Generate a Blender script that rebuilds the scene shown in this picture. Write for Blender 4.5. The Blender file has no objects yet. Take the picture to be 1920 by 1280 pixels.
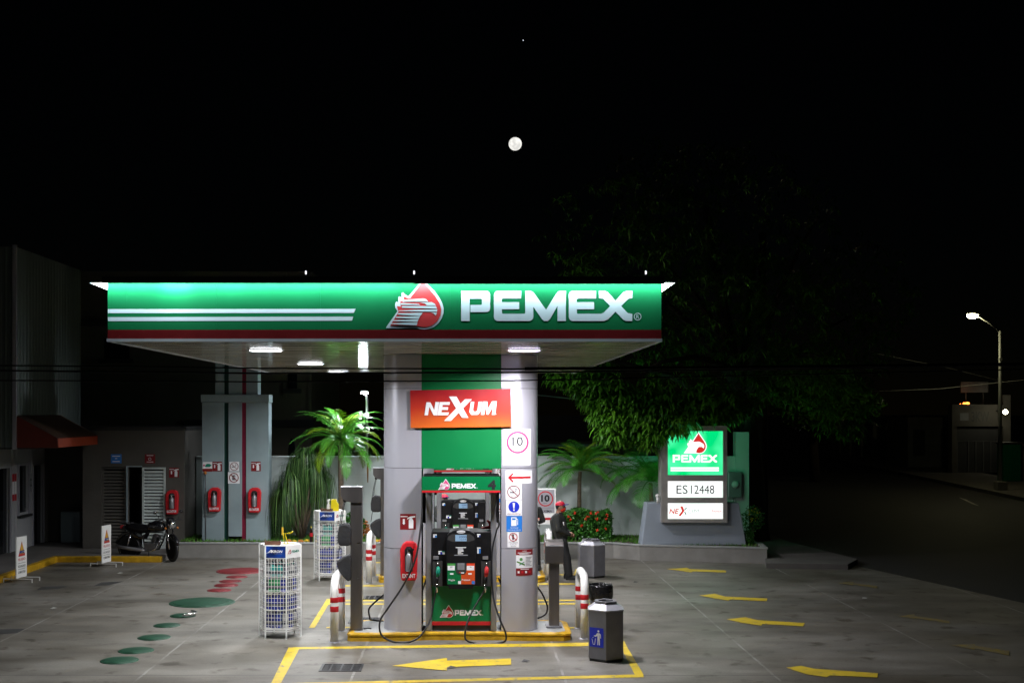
import bpy, bmesh, math, random
from mathutils import Vector, Matrix
from mathutils.geometry import tessellate_polygon
R = math.radians
rnd = random.Random(7)
scene = bpy.context.scene
COL = scene.collection
F, H, CX, CY = 2300.0, 3.75, 880.0, 772.0      # focal length in photo pixels, eye height, vanishing point

def W(px, py, Y):
    return ((px-CX)/F*Y, Y, H-(py-CY)/F*Y)
def G(px, py, z=0.0):
    Y = (H-z)*F/(py-CY)
    return ((px-CX)/F*Y, Y, z)

# ------------------------------------------------------------------ materials
MATS = {}
def mk(name, col, rough=.5, metal=0., var=.12, scale=6., bump=0., bscale=None, emis=0., spec=.5, stretch=None, coat=0., col2=None, trans=0.):
    if name in MATS: return MATS[name]
    m = bpy.data.materials.new(name); m.use_nodes = True
    nt = m.node_tree; N = nt.nodes; L = nt.links
    b = N['Principled BSDF']
    tc = N.new('ShaderNodeTexCoord'); mp = N.new('ShaderNodeMapping')
    if stretch: mp.inputs['Scale'].default_value = stretch
    L.new(tc.outputs['Object'], mp.inputs['Vector'])
    n = N.new('ShaderNodeTexNoise'); n.inputs['Scale'].default_value = scale; n.inputs['Detail'].default_value = 6
    L.new(mp.outputs['Vector'], n.inputs['Vector'])
    cr = N.new('ShaderNodeValToRGB')
    c2 = col2 or tuple(min(1, c*(1+var)) for c in col)
    c1 = tuple(c*(1-var) for c in col)
    cr.color_ramp.elements[0].position = .3; cr.color_ramp.elements[1].position = .7
    cr.color_ramp.elements[0].color = (*c1, 1); cr.color_ramp.elements[1].color = (*c2, 1)
    L.new(n.outputs['Fac'], cr.inputs['Fac']); L.new(cr.outputs['Color'], b.inputs['Base Color'])
    b.inputs['Metallic'].default_value = metal
    b.inputs['Specular IOR Level'].default_value = spec
    rr = N.new('ShaderNodeMapRange'); rr.inputs['To Min'].default_value = max(.02, rough*.82); rr.inputs['To Max'].default_value = min(1, rough*1.18)
    L.new(n.outputs['Fac'], rr.inputs['Value']); L.new(rr.outputs['Result'], b.inputs['Roughness'])
    if coat: b.inputs['Coat Weight'].default_value = coat; b.inputs['Coat Roughness'].default_value = .08
    if trans:
        b.inputs['Transmission Weight'].default_value = trans
    if emis:
        L.new(cr.outputs['Color'], b.inputs['Emission Color']); b.inputs['Emission Strength'].default_value = emis
    if bump:
        n2 = N.new('ShaderNodeTexNoise'); n2.inputs['Scale'].default_value = bscale or scale*4; n2.inputs['Detail'].default_value = 5
        L.new(mp.outputs['Vector'], n2.inputs['Vector'])
        bp = N.new('ShaderNodeBump'); bp.inputs['Strength'].default_value = bump; bp.inputs['Distance'].default_value = .02
        L.new(n2.outputs['Fac'], bp.inputs['Height']); L.new(bp.outputs['Normal'], b.inputs['Normal'])
    MATS[name] = m
    return m

mk('white_paint', (.9,.9,.88), .35, var=.05)
mk('white_print', (.86,.86,.88), .5, var=.03)
mk('letter_white', (.42,.48,.51), .6, var=.03, spec=.2)
mk('green_panel', (.0,.095,.030), .6, var=.06, scale=2, spec=.12)
mk('green_sheet', (.0,.17,.045), .38, var=.05, scale=2)
mk('green_pump', (.0,.155,.045), .35, var=.05, scale=2)
mk('red_band', (.085,.002,.003), .6, var=.08, spec=.1)
mk('red_print', (.50,.012,.02), .45, var=.05)
mk('logo_red', (.42,.012,.014), .6, var=.05)
mk('darkred_print', (.22,.006,.010), .5, var=.05)
mk('red_cover', (.60,.008,.016), .55, var=.12, scale=14, bump=.25)
mk('pink_print', (.62,.06,.20), .45, var=.03)
mk('blue_print', (.01,.03,.55), .45, var=.05)
mk('sky_print', (.02,.20,.66), .45, var=.05)
mk('navy_print', (.005,.02,.16), .35, var=.9, scale=7, col2=(.01,.07,.42))
mk('black_print', (.012,.012,.014), .5)
mk('grey_print', (.25,.26,.28), .5)
mk('teal_print', (.0,.22,.14), .5)
mk('orange_print', (.62,.075,.012), .45, var=.05)
mk('yellow_print', (.70,.42,.02), .45, var=.05)
mk('silver', (.53,.525,.585), .33, metal=.42, var=.025, scale=1.2, stretch=(1.5,1.5,.5))
mk('silver_dark', (.30,.30,.32), .4, metal=.5, var=.06, scale=3)
mk('stainless', (.20,.185,.18), .3, metal=.85, var=.16, scale=5, stretch=(1,1,.25))
mk('bin_metal', (.22,.22,.24), .42, metal=.35, var=.1, scale=5)
mk('bin_lid', (.42,.42,.46), .4, metal=.3, var=.06)
mk('black_plastic', (.008,.008,.009), .42, var=.2, bump=.05, spec=.22)
mk('rubber', (.012,.012,.013), .45, var=.15)
mk('bag_black', (.01,.01,.011), .18, var=.2, bump=.8, bscale=22)
mk('cover_black', (.016,.016,.018), .6, var=.25, bump=.5, bscale=18)
mk('chrome', (.65,.65,.66), .14, metal=1, var=.05)
mk('kerb_yellow', (.58,.33,.01), .5, var=.22, scale=7, bump=.25, bscale=18)
WORN=1
mk('kerb_top', (.33,.34,.33), .7, var=.14, scale=4, bump=.1)
mk('wall_paint', (.54,.60,.58), .75, var=.22, scale=1.1, bump=.12, bscale=12, stretch=(1,1,.35))
mk('pylon_paint', (.28,.36,.385), .6, var=.12, scale=1.6, bump=.1, bscale=14)
mk('sign_base_paint', (.36,.41,.48), .6, var=.08, scale=1.6, bump=.08, bscale=14)
mk('teal_wall', (.10,.30,.27), .7, var=.18, scale=1.5, bump=.1)
mk('planter_concrete', (.27,.26,.24), .8, var=.16, scale=2.4, bump=.2, bscale=16)
mk('beige_wall', (.16,.135,.11), .85, var=.14, scale=1.2, bump=.15, bscale=10)
mk('brown_wall', (.10,.092,.08), .85, var=.14, scale=1.4, bump=.15, bscale=10)
mk('metal_cladding', (.12,.15,.14), .5, metal=.2, var=.12, scale=1.3, stretch=(1,1,.2))
mk('store_cladding', (.44,.45,.47), .5, var=.1, scale=1.3, stretch=(1,1,.2))
mk('dark_trim', (.03,.03,.03), .6)
mk('glass_dark', (.01,.012,.014), .08, var=.1)
mk('awning_red', (.16,.022,.012), .7, var=.12)
mk('awning_orange', (.36,.05,.015), .6, var=.1)
mk('awning_top', (.10,.05,.03), .8, var=.2)
mk('soil', (.05,.035,.02), .95, var=.3, bump=.5)
mk('grass_green', (.07,.22,.015), .7, var=.45, scale=9)
mk('palm_leaf', (.08,.32,.03), .34, var=.4, scale=3)
mk('palm_leaf_lime', (.20,.34,.015), .34, var=.35, scale=3)
mk('palm_leaf_dark', (.06,.28,.03), .38, var=.4, scale=3)
mk('mango_leaf', (.05,.24,.018), .33, var=.5, scale=1.6, col2=(.15,.40,.025))
mk('hedge_leaf', (.04,.16,.018), .4, var=.5, scale=4)
mk('hedge_red', (.75,.05,.01), .5)
mk('ponytail_leaf_pale', (.12,.22,.06), .4, var=.3, scale=3)
mk('ponytail_leaf', (.03,.085,.018), .45, var=.45, scale=3)
mk('trunk', (.16,.12,.085), .85, var=.25, scale=9, bump=.6, stretch=(1,1,4))
mk('bark_dark', (.05,.035,.028), .9, var=.25, scale=6, bump=.5)
mk('cloth_dark', (.028,.030,.028), .85, var=.2, scale=12, bump=.3)
mk('cloth_black', (.014,.014,.016), .85, var=.2, scale=12, bump=.3)
mk('skin', (.30,.15,.09), .55, var=.08)
mk('hair', (.012,.009,.008), .6)
mk('cap_red', (.62,.01,.04), .6, var=.08)
mk('cap_blue', (.02,.02,.24), .6)
mk('mask_red', (.65,.03,.01), .7, var=.08)
mk('shoe', (.012,.012,.013), .4)
mk('oil_blue', (.012,.035,.36), .3, var=.2)
mk('oil_navy', (.008,.018,.20), .3, var=.2)
mk('oil_green', (.03,.38,.12), .3, var=.2)
mk('oil_grey', (.10,.11,.13), .3, var=.2)
mk('oil_teal', (.03,.38,.34), .3, var=.2)
mk('oil_white', (.55,.55,.55), .35, var=.1)
mk('wood_brown', (.10,.042,.02), .55, var=.25, scale=10, stretch=(.3,2,2))
mk('yellow_plastic', (.72,.58,.01), .35, var=.08)
mk('cola', (.02,.006,.004), .12, var=.1)
mk('clear_plastic', (.5,.55,.55), .15, var=.05)
mk('iron', (.035,.035,.037), .5, metal=.4, var=.25, scale=9)
mk('grate', (.03,.03,.032), .5, metal=.5, var=.25, scale=9)
mk('bike_black', (.012,.012,.014), .22, var=.1, coat=.6)
mk('bike_engine', (.14,.14,.145), .4, metal=.7, var=.2)
mk('bike_rim', (.03,.03,.032), .4, metal=.5)
mk('cable_black', (.006,.006,.006), .7)
mk('cable_pale', (.35,.35,.36), .6)
mk('pole_grey', (.32,.33,.33), .5, metal=.3, var=.1)
mk('pole_dark', (.08,.08,.08), .7, var=.2)
mk('street_wall', (.12,.11,.10), .85, var=.25, scale=1.5, bump=.2)
mk('street_wall_grey', (.20,.20,.21), .85, var=.2, scale=1.5, bump=.2)
mk('shutter', (.05,.05,.055), .6)
mk('kiosk_green', (.0,.13,.05), .5, var=.15)
mk('ladder_grey', (.13,.13,.14), .55)
mk('rock_yellow', (.60,.38,.02), .7)
mk('rock_green', (.06,.30,.05), .7)
mk('rock_orange', (.55,.18,.03), .7)
mk('rock_white', (.50,.50,.47), .8)
mk('rust', (.22,.11,.02), .8)
mk('cover_green', (.006,.055,.026), .55, var=.35, scale=5, bump=.15)
mk('cover_red', (.17,.013,.017), .55, var=.35, scale=5, bump=.15)
mk('patch_dark', (.06,.06,.058), .6, var=.2, scale=4)
mk('sign_frame', (.42,.40,.38), .45, metal=.1, var=.1)
def emit(name, col, s, noise=None):
    m = bpy.data.materials.new(name); m.use_nodes = True
    nt = m.node_tree; N = nt.nodes; L = nt.links
    N.remove(N['Principled BSDF'])
    e = N.new('ShaderNodeEmission'); e.inputs['Color'].default_value = (*col,1); e.inputs['Strength'].default_value = s
    L.new(e.outputs[0], N['Material Output'].inputs['Surface'])
    if noise:
        tc = N.new('ShaderNodeTexCoord'); n = N.new('ShaderNodeTexNoise'); n.inputs['Scale'].default_value = noise[0]; n.inputs['Detail'].default_value = noise[3]
        cr = N.new('ShaderNodeValToRGB'); cr.color_ramp.elements[0].position=.38; cr.color_ramp.elements[1].position=.62
        cr.color_ramp.elements[0].color=(*noise[1],1); cr.color_ramp.elements[1].color=(*noise[2],1)
        L.new(tc.outputs['Object'], n.inputs['Vector']); L.new(n.outputs['Fac'], cr.inputs['Fac']); L.new(cr.outputs['Color'], e.inputs['Color'])
    MATS[name] = m; return m
def worn(name,c,lo,hi,sc=7.):
    m=mk(name,c,.6,var=.15,scale=3); nt=m.node_tree; N=nt.nodes; L=nt.links; b=N['Principled BSDF']; src=b.inputs['Base Color'].links[0].from_socket
    tc=N.new('ShaderNodeTexCoord'); n=N.new('ShaderNodeTexNoise'); n.inputs['Scale'].default_value=sc; n.inputs['Detail'].default_value=9; n.inputs['Roughness'].default_value=.7
    L.new(tc.outputs['Object'],n.inputs['Vector']); r=N.new('ShaderNodeMapRange'); r.inputs['From Min'].default_value=lo; r.inputs['From Max'].default_value=hi; L.new(n.outputs[0],r.inputs[0])
    x=N.new('ShaderNodeMix'); x.data_type='RGBA'; L.new(r.outputs[0],x.inputs['Factor']); x.inputs['A'].default_value=(.20,.18,.14,1); L.new(src,x.inputs['B']); L.new(x.outputs['Result'],b.inputs['Base Color'])
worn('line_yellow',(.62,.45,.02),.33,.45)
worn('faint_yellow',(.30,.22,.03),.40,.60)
emit('lamp_white', (.93,.95,1.0), 9)
emit('lamp_violet', (.80,.72,1.0), 6)
emit('hood_tube', (.86,.95,1.0), 1.6)
emit('post_lamp', (.85,.90,1.0), 30)
emit('street_lamp_glow', (1.0,.95,.55), 60)
emit('bulb_glow', (1.0,.95,.65), 25)
emit('orange_glow', (1.0,.22,.03), 7)
emit('moon_glow', (1,1,1), 1.15, noise=(1.1,(.66,.65,.62),(.98,.96,.90),3))
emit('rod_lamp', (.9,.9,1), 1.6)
emit('star_glow', (.8,.85,1), 1.2)
emit('sign_green_lit', (0,1,0), 1.0, noise=(1.6,(.0,.80,.22),(.10,1.15,.50),1))
emit('sign_white_lit', (.95,1,.98), 1.25, noise=(1.3,(.86,1,.92),(1,1,1),1))
emit('sign_red_lit', (.75,.035,.03), .9)
emit('sign_text_lit', (.03,.03,.035), .8)
emit('sign_grey_lit', (.55,.62,.60), 1.0)
emit('lcd_blue', (.42,.66,.95), .62)

# ------------------------------------------------------------------ mesh builders
ORG = {}
class M:
    def __init__(s): s.v=[]; s.f=[]; s.k=[]; s.sm=[]; s.mats=[]; s.cur=0
    def mat(s, name):
        if name not in s.mats: s.mats.append(name)
        s.cur = s.mats.index(name); return s
    def add(s, vs, fs, smooth=False):
        o = len(s.v); s.v += [tuple(v) for v in vs]
        for f in fs: s.f.append([i+o for i in f]); s.k.append(s.cur); s.sm.append(smooth)
        return s
    def box(s, x0,y0,z0,x1,y1,z1):
        if x0>x1: x0,x1=x1,x0
        if y0>y1: y0,y1=y1,y0
        if z0>z1: z0,z1=z1,z0
        v=[(x0,y0,z0),(x1,y0,z0),(x1,y1,z0),(x0,y1,z0),(x0,y0,z1),(x1,y0,z1),(x1,y1,z1),(x0,y1,z1)]
        return s.add(v,[(0,3,2,1),(4,5,6,7),(0,1,5,4),(1,2,6,5),(2,3,7,6),(3,0,4,7)])
    def bar(s, p0, p1, w, h=None, up=(0,0,1)):
        h = h or w; p0=Vector(p0); p1=Vector(p1); d=(p1-p0).normalized()
        u=Vector(up)
        if abs(d.dot(u))>.98: u=Vector((0,1,0))
        a=d.cross(u).normalized(); b=a.cross(d)
        v=[]
        for p in (p0,p1):
            for sx,sy in ((-1,-1),(1,-1),(1,1),(-1,1)): v.append(p+a*sx*w/2+b*sy*h/2)
        return s.add(v,[(3,2,1,0),(4,5,6,7),(0,1,5,4),(1,2,6,5),(2,3,7,6),(3,0,4,7)])
    def tube(s, pts, r, n=8, cap=True, smooth=True):
        pts=[Vector(p) for p in pts]; m=len(pts)
        rs = r if isinstance(r,(list,tuple)) else [r]*m
        t0=(pts[1]-pts[0]).normalized()
        a=t0.orthogonal().normalized(); v=[]
        for i,p in enumerate(pts):
            t=((pts[min(i+1,m-1)]-pts[max(i-1,0)])).normalized()
            a=(a-t*a.dot(t))
            a=a.normalized() if a.length>1e-6 else t.orthogonal().normalized()
            b=t.cross(a)
            for k in range(n):
                an=2*math.pi*k/n; v.append(p+(a*math.cos(an)+b*math.sin(an))*rs[i])
        f=[]
        for i in range(m-1):
            for k in range(n):
                k2=(k+1)%n; f.append((i*n+k,i*n+k2,(i+1)*n+k2,(i+1)*n+k))
        s.add(v,f,smooth)
        if cap:
            o=len(s.v)-len(v)
            s.f.append([o+k for k in range(n)][::-1]); s.k.append(s.cur); s.sm.append(False)
            s.f.append([o+(m-1)*n+k for k in range(n)]); s.k.append(s.cur); s.sm.append(False)
        return s
    def cyl(s, p0, p1, r0, r1=None, n=16, cap=True): return s.tube([p0,p1],[r0,r0 if r1 is None else r1],n,cap)
    def lathe(s, c, prof, n=20, smooth=True, axis=2):
        v=[];
        for r,z in prof:
            for k in range(n):
                a=2*math.pi*k/n; p=(r*math.cos(a),r*math.sin(a),z)
                if axis==1: p=(p[0],p[2],p[1])
                if axis==0: p=(p[2],p[0],p[1])
                v.append((c[0]+p[0],c[1]+p[1],c[2]+p[2]))
        f=[]
        for i in range(len(prof)-1):
            for k in range(n):
                k2=(k+1)%n; f.append((i*n+k,i*n+k2,(i+1)*n+k2,(i+1)*n+k))
        s.add(v,f,smooth)
        o=len(s.v)-len(v)
        for base in (0,len(prof)-1):
            if prof[base][0]>1e-4:
                s.f.append([o+base*n+k for k in range(n)]); s.k.append(s.cur); s.sm.append(False)
        return s
    def ext(s, pts, vec, smooth=False):          # extrude a planar polygon of 3-D points along vec
        pts=[Vector(p) for p in pts]; vec=Vector(vec); n=len(pts)
        s.add(pts+[p+vec for p in pts], [tuple(range(n))[::-1], tuple(range(n,2*n))])
        o=len(s.v)-2*n
        for i in range(n):
            j=(i+1)%n; s.f.append([o+i,o+j,o+n+j,o+n+i]); s.k.append(s.cur); s.sm.append(smooth)
        return s
    def ball(s, c, r, n=12, sq=(1,1,1)):
        m=max(4,n//2); prof=[(max(1e-5,math.sin(math.pi*i/m))*r,-math.cos(math.pi*i/m)*r) for i in range(m+1)]
        v=[];
        for rr,z in prof:
            for k in range(n):
                a=2*math.pi*k/n; v.append((c[0]+rr*math.cos(a)*sq[0],c[1]+rr*math.sin(a)*sq[1],c[2]+z*sq[2]))
        f=[]
        for i in range(m):
            for k in range(n):
                k2=(k+1)%n; f.append((i*n+k,i*n+k2,(i+1)*n+k2,(i+1)*n+k))
        return s.add(v,f,True)
    def build(s, name, mat=None, parent=None, bevel=0, org=None, loc=None):
        me=bpy.data.meshes.new(name)
        if parent is not None: o=Vector(ORG[parent.name])
        elif org is not None: o=Vector(org)
        elif s.v:
            xs=[v[0] for v in s.v]; ys=[v[1] for v in s.v]; zs=[v[2] for v in s.v]
            o=Vector(((min(xs)+max(xs))/2,(min(ys)+max(ys))/2,min(zs)))
        me.from_pydata([(v[0]-o[0],v[1]-o[1],v[2]-o[2]) for v in s.v],[],s.f)
        for m in (s.mats or [mat or 'white_paint']): me.materials.append(MATS[m])
        me.polygons.foreach_set('material_index',s.k); me.polygons.foreach_set('use_smooth',s.sm)
        me.update()
        ob=bpy.data.objects.new(name,me); COL.objects.link(ob)
        if parent is not None: ob.parent=parent
        else: ob.location=o
        ORG[ob.name]=o
        if bevel:
            b=ob.modifiers.new('bevel','BEVEL'); b.width=bevel; b.segments=2; b.limit_method='ANGLE'; b.angle_limit=R(40)
        return ob

def thing(name, label, cat, loc, group=None):
    o=bpy.data.objects.new(name,None); COL.objects.link(o); o.location=loc; o.empty_display_size=.2
    ORG[o.name]=Vector(loc); o['label']=label; o['category']=cat
    if group: o['group']=group
    return o
def tag(o,label,cat,group=None,kind=None):
    if label: o['label']=label
    if cat: o['category']=cat
    if group: o['group']=group
    if kind: o['kind']=kind
    return o
def copy_tree(o, parent=None):
    c=o.copy(); COL.objects.link(c); c.parent=parent; ORG[c.name]=ORG[o.name]
    for ch in list(o.children): copy_tree(ch,c)
    return c
def rm(mat, pts_m, c):                            # rotate an M's vertices about c by matrix
    c=Vector(c); pts_m.v=[tuple(c+mat@(Vector(v)-c)) for v in pts_m.v]; return pts_m

# ------------------------------------------------------------------ flat graphics (signs, lettering)
TXT={}
def text_geo(s, bold=0., shear=0., spacing=1.):
    key=(s,bold,shear,spacing)
    if key in TXT: return TXT[key]
    cu=bpy.data.curves.new('t','FONT'); cu.body=s; cu.size=1; cu.offset=bold; cu.shear=shear; cu.resolution_u=3; cu.space_character=spacing
    ob=bpy.data.objects.new('t',cu); COL.objects.link(ob)
    dg=bpy.context.evaluated_depsgraph_get(); me=bpy.data.meshes.new_from_object(ob.evaluated_get(dg))
    vs=[(v.co.x,v.co.y) for v in me.vertices]; fs=[tuple(p.vertices) for p in me.polygons]
    bpy.data.objects.remove(ob); bpy.data.curves.remove(cu); bpy.data.meshes.remove(me)
    x0=min(v[0] for v in vs); x1=max(v[0] for v in vs); y0=min(v[1] for v in vs); y1=max(v[1] for v in vs)
    TXT[key]=([((x-x0)/(x1-x0),(y-y0)/(y1-y0)) for x,y in vs],fs,(x1-x0)/(y1-y0)); return TXT[key]

class D:
    """coloured flat shapes in (u,v); layer n lies n steps proud of the surface"""
    def __init__(s, step=.0016): s.q=[]; s.step=step
    def poly(s, pts, mat, layer=1):
        t=tessellate_polygon([[Vector((p[0],p[1],0)) for p in pts]])
        s.q.append((list(pts),[tuple(x) for x in t],mat,layer)); return s
    def rect(s,u0,v0,u1,v1,mat,layer=1): return s.poly([(u0,v0),(u1,v0),(u1,v1),(u0,v1)],mat,layer)
    def circ(s,u,v,r,mat,layer=1,n=28,ry=None): return s.poly([(u+r*math.cos(2*math.pi*k/n),v+(ry or r)*math.sin(2*math.pi*k/n)) for k in range(n)],mat,layer)
    def ring(s,u,v,r,w,mat,layer=1,n=32):
        p=[]
        for rr in (r,r-w):
            for k in range(n): p.append((u+rr*math.cos(2*math.pi*k/n),v+rr*math.sin(2*math.pi*k/n)))
        s.q.append((p,[(k,(k+1)%n,n+(k+1)%n,n+k) for k in range(n)],mat,layer)); return s
    def line(s,u0,v0,u1,v1,w,mat,layer=1):
        d=Vector((u1-u0,v1-v0)).normalized(); a=(-d.y*w/2,d.x*w/2)
        return s.poly([(u0+a[0],v0+a[1]),(u0-a[0],v0-a[1]),(u1-a[0],v1-a[1]),(u1+a[0],v1+a[1])],mat,layer)
    def text(s,t,u,v,h,mat,layer=1,w=None,bold=0.,shear=0.,spacing=1.,left=False):
        vs,fs,asp=text_geo(t,bold,shear,spacing); w=w or h*asp
        u0=u if left else u-w/2
        s.q.append(([(u0+x*w,v-h/2+y*h) for x,y in vs],fs,mat,layer)); return s
    def geo(s,pts,fs,mat,layer): s.q.append((pts,fs,mat,layer)); return s
    def build(s,name,mapf,parent=None,cuts=None,org=None):
        m=M()
        for pts,fs,mat,layer in s.q:
            m.mat(mat)
            if cuts:
                bm=bmesh.new(); vv=[bm.verts.new((p[0],p[1],0)) for p in pts]
                for f in fs:
                    try: bm.faces.new([vv[i] for i in f])
                    except Exception: pass
                for c in cuts: bmesh.ops.bisect_plane(bm,geom=bm.verts[:]+bm.edges[:]+bm.faces[:],plane_co=(c,0,0),plane_no=(1,0,0),dist=1e-6)
                bm.verts.index_update(); pts=[(v.co.x,v.co.y) for v in bm.verts]; fs=[[v.index for v in f.verts] for f in bm.faces]; bm.free()
            m.add([mapf(p[0],p[1],layer*s.step) for p in pts],fs)
        return m.build(name,parent=parent,org=org)
def front(Y, x0=0, z0=0):                         # surface facing the street (-Y)
    return lambda u,v,d:(x0+u,Y-d,z0+v)
def plane(o,ud,vd):
    o=Vector(o); ud=Vector(ud).normalized(); vd=Vector(vd).normalized(); n=ud.cross(vd)
    return lambda u,v,d: tuple(o+ud*u+vd*v+n*d)

def arc(cx,cy,r,a0,a1,n=5): return [(cx+r*math.cos(R(a0+(a1-a0)*i/n)),cy+r*math.sin(R(a0+(a1-a0)*i/n))) for i in range(n+1)]
# word drawn in (0..1062, 0..187) units, y up
def word(d,u,v,w,mat,layer=1,h=None):             # lower-left corner u,v, width w
    k=w/1062.; ky=(h/187.) if h else k
    def T(p): return [(u+(x-545)*k, v+(370-y)*ky) for x,y in p]
    d.poly(T([(545,183)]+arc(700,208,25,-90,0)+arc(700,290,25,0,90)+[(603,315),(603,270)]+arc(666,262,8,90,0)+arc(666,240,8,0,-90)+[(598,232),(598,370),(545,370)]),mat,layer)
    d.poly(T(arc(775,210,27,180,270)+[(917,183),(917,230)]+arc(806,238,8,270,180)+[(798,253),(905,253),(905,297),(798,297)]+arc(806,317,8,180,90)+arc(935,317,8,90,0)+[(943,183),(972,183),(988,188),(1000,200),(1072,300),(1135,200),(1148,187),(1162,183),(1195,183),(1195,370),(1143,370),(1143,276),(1097,356),(1083,370),(1060,370),(1046,358),(993,282)]+arc(966,343,27,0,90)+arc(775,343,27,90,180)),mat,layer)
    d.poly(T(arc(1240,210,27,180,270)+[(1382,183),(1382,230)]+arc(1271,238,8,270,180)+[(1263,253),(1370,253),(1370,297),(1263,297)]+arc(1271,317,8,180,90)+[(1412,325),(1430,318),(1469,277),(1426,232),(1400,228),(1400,183),(1435,183),(1455,190),(1503,243),(1551,192),(1572,183),(1607,183),(1607,228),(1584,231),(1538,277),(1580,321),(1607,325),(1607,370),(1568,370),(1550,361),(1503,312),(1457,360),(1432,370),(1240,370)]+arc(1240,343,27,90,180)),mat,layer)
def emblem(d,u,v,h,mats,layer=1,clip=None):       # lower-left u,v ; height h ; mats = (outline, drop, bird)
    k=h/655.
    def T(p): return [(u+(x-152)*k, v+min((622-y)*k, clip if clip else 1e9)) for x,y in p]
    w,r,b=mats
    d.poly(T([(152,608),(158,592),(290,405),(265,362),(261,330),(268,300),(282,289),(300,303),(302,235),(315,227),(340,243),(341,190),(358,178),(374,198),(420,226),(588,-24),(597,-33),(606,-26),(740,170),(795,245),(828,310),(845,375),(842,430),(820,492),(782,548),(732,590),(680,612),(620,622),(560,617),(520,607)]),w,layer)
    d.poly(T([(200,582),(302,415),(283,342),(328,352),(324,282),(374,298),(363,226),(425,255),(442,247),(597,14),(745,225),(795,310),(816,380),(806,460),(765,530),(700,580),(620,598),(530,584)]),r,layer+1)
    for p in ([(376,292),(368,270),(600,253),(635,262),(658,290)],[(330,328),(330,308),(548,318),(560,334),(540,330)],
              [(640,300),(700,296),(735,315),(750,334),(640,334),(622,312),(560,306)],[(340,352),(350,346),(700,342),(750,342),(767,375),(345,364)],
              [(300,404),(302,398),(500,388),(768,384),(764,412),(620,410)],[(692,420),(765,422),(750,458),(722,430)],
              [(300,430),(290,444),(565,462),(592,424)],[(277,472),(268,486),(545,498),(562,464)],[(246,512),(238,524),(530,534),(542,502)],
              [(218,550),(212,560),(524,575),(530,540)]):
        d.poly(T(p),b,layer+2)
def extsign(d,u,v,s,layer=1):                     # small square fire point sign, centre u,v
    d.rect(u-s/2,v-s/2,u+s/2,v+s/2,'darkred_print',layer)
    d.rect(u-s*.47,v+s*.30,u-s*.02,v+s*.36,'white_print',layer+1)
    d.poly([(u-s*.33,v+s*.18),(u-s*.2,v+s*.18),(u-s*.2,v-s*.08),(u-s*.17,v-s*.08),(u-s*.265,v-s*.2),(u-s*.36,v-s*.08),(u-s*.33,v-s*.08)],'white_print',layer+1)
    d.poly([(u+s*.05,v-s*.42),(u+s*.05,v+s*.08),(u+s*.1,v+s*.2),(u+s*.14,v+s*.24),(u-s*.06,v+s*.14),(u-s*.04,v+s*.24),(u+s*.14,v+s*.34),(u+s*.46,v+s*.38),(u+s*.46,v+s*.28),(u+s*.24,v+s*.24),(u+s*.32,v+s*.12),(u+s*.34,v+s*.05),(u+s*.34,v-s*.42)],'white_print',layer+1)
def nosmoke(d,u,v,r,layer=1):
    d.line(u-r*.6,v-r*.1,u+r*.15,v-r*.1,r*.16,'black_print',layer+1)
    d.line(u+r*.25,v,u+r*.45,v+r*.4,r*.09,'black_print',layer+1); d.line(u+r*.45,v+r*.4,u+r*.2,v+r*.5,r*.09,'black_print',layer+1)
    d.ring(u,v,r,r*.12,'darkred_print',layer+2); d.line(u-r*.66,v+r*.66,u+r*.66,v-r*.66,r*.11,'darkred_print',layer+2)
HOODP,LAMPP,POSTP,STREETP,SKYS=8.6,205,80,70,.00008
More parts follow.
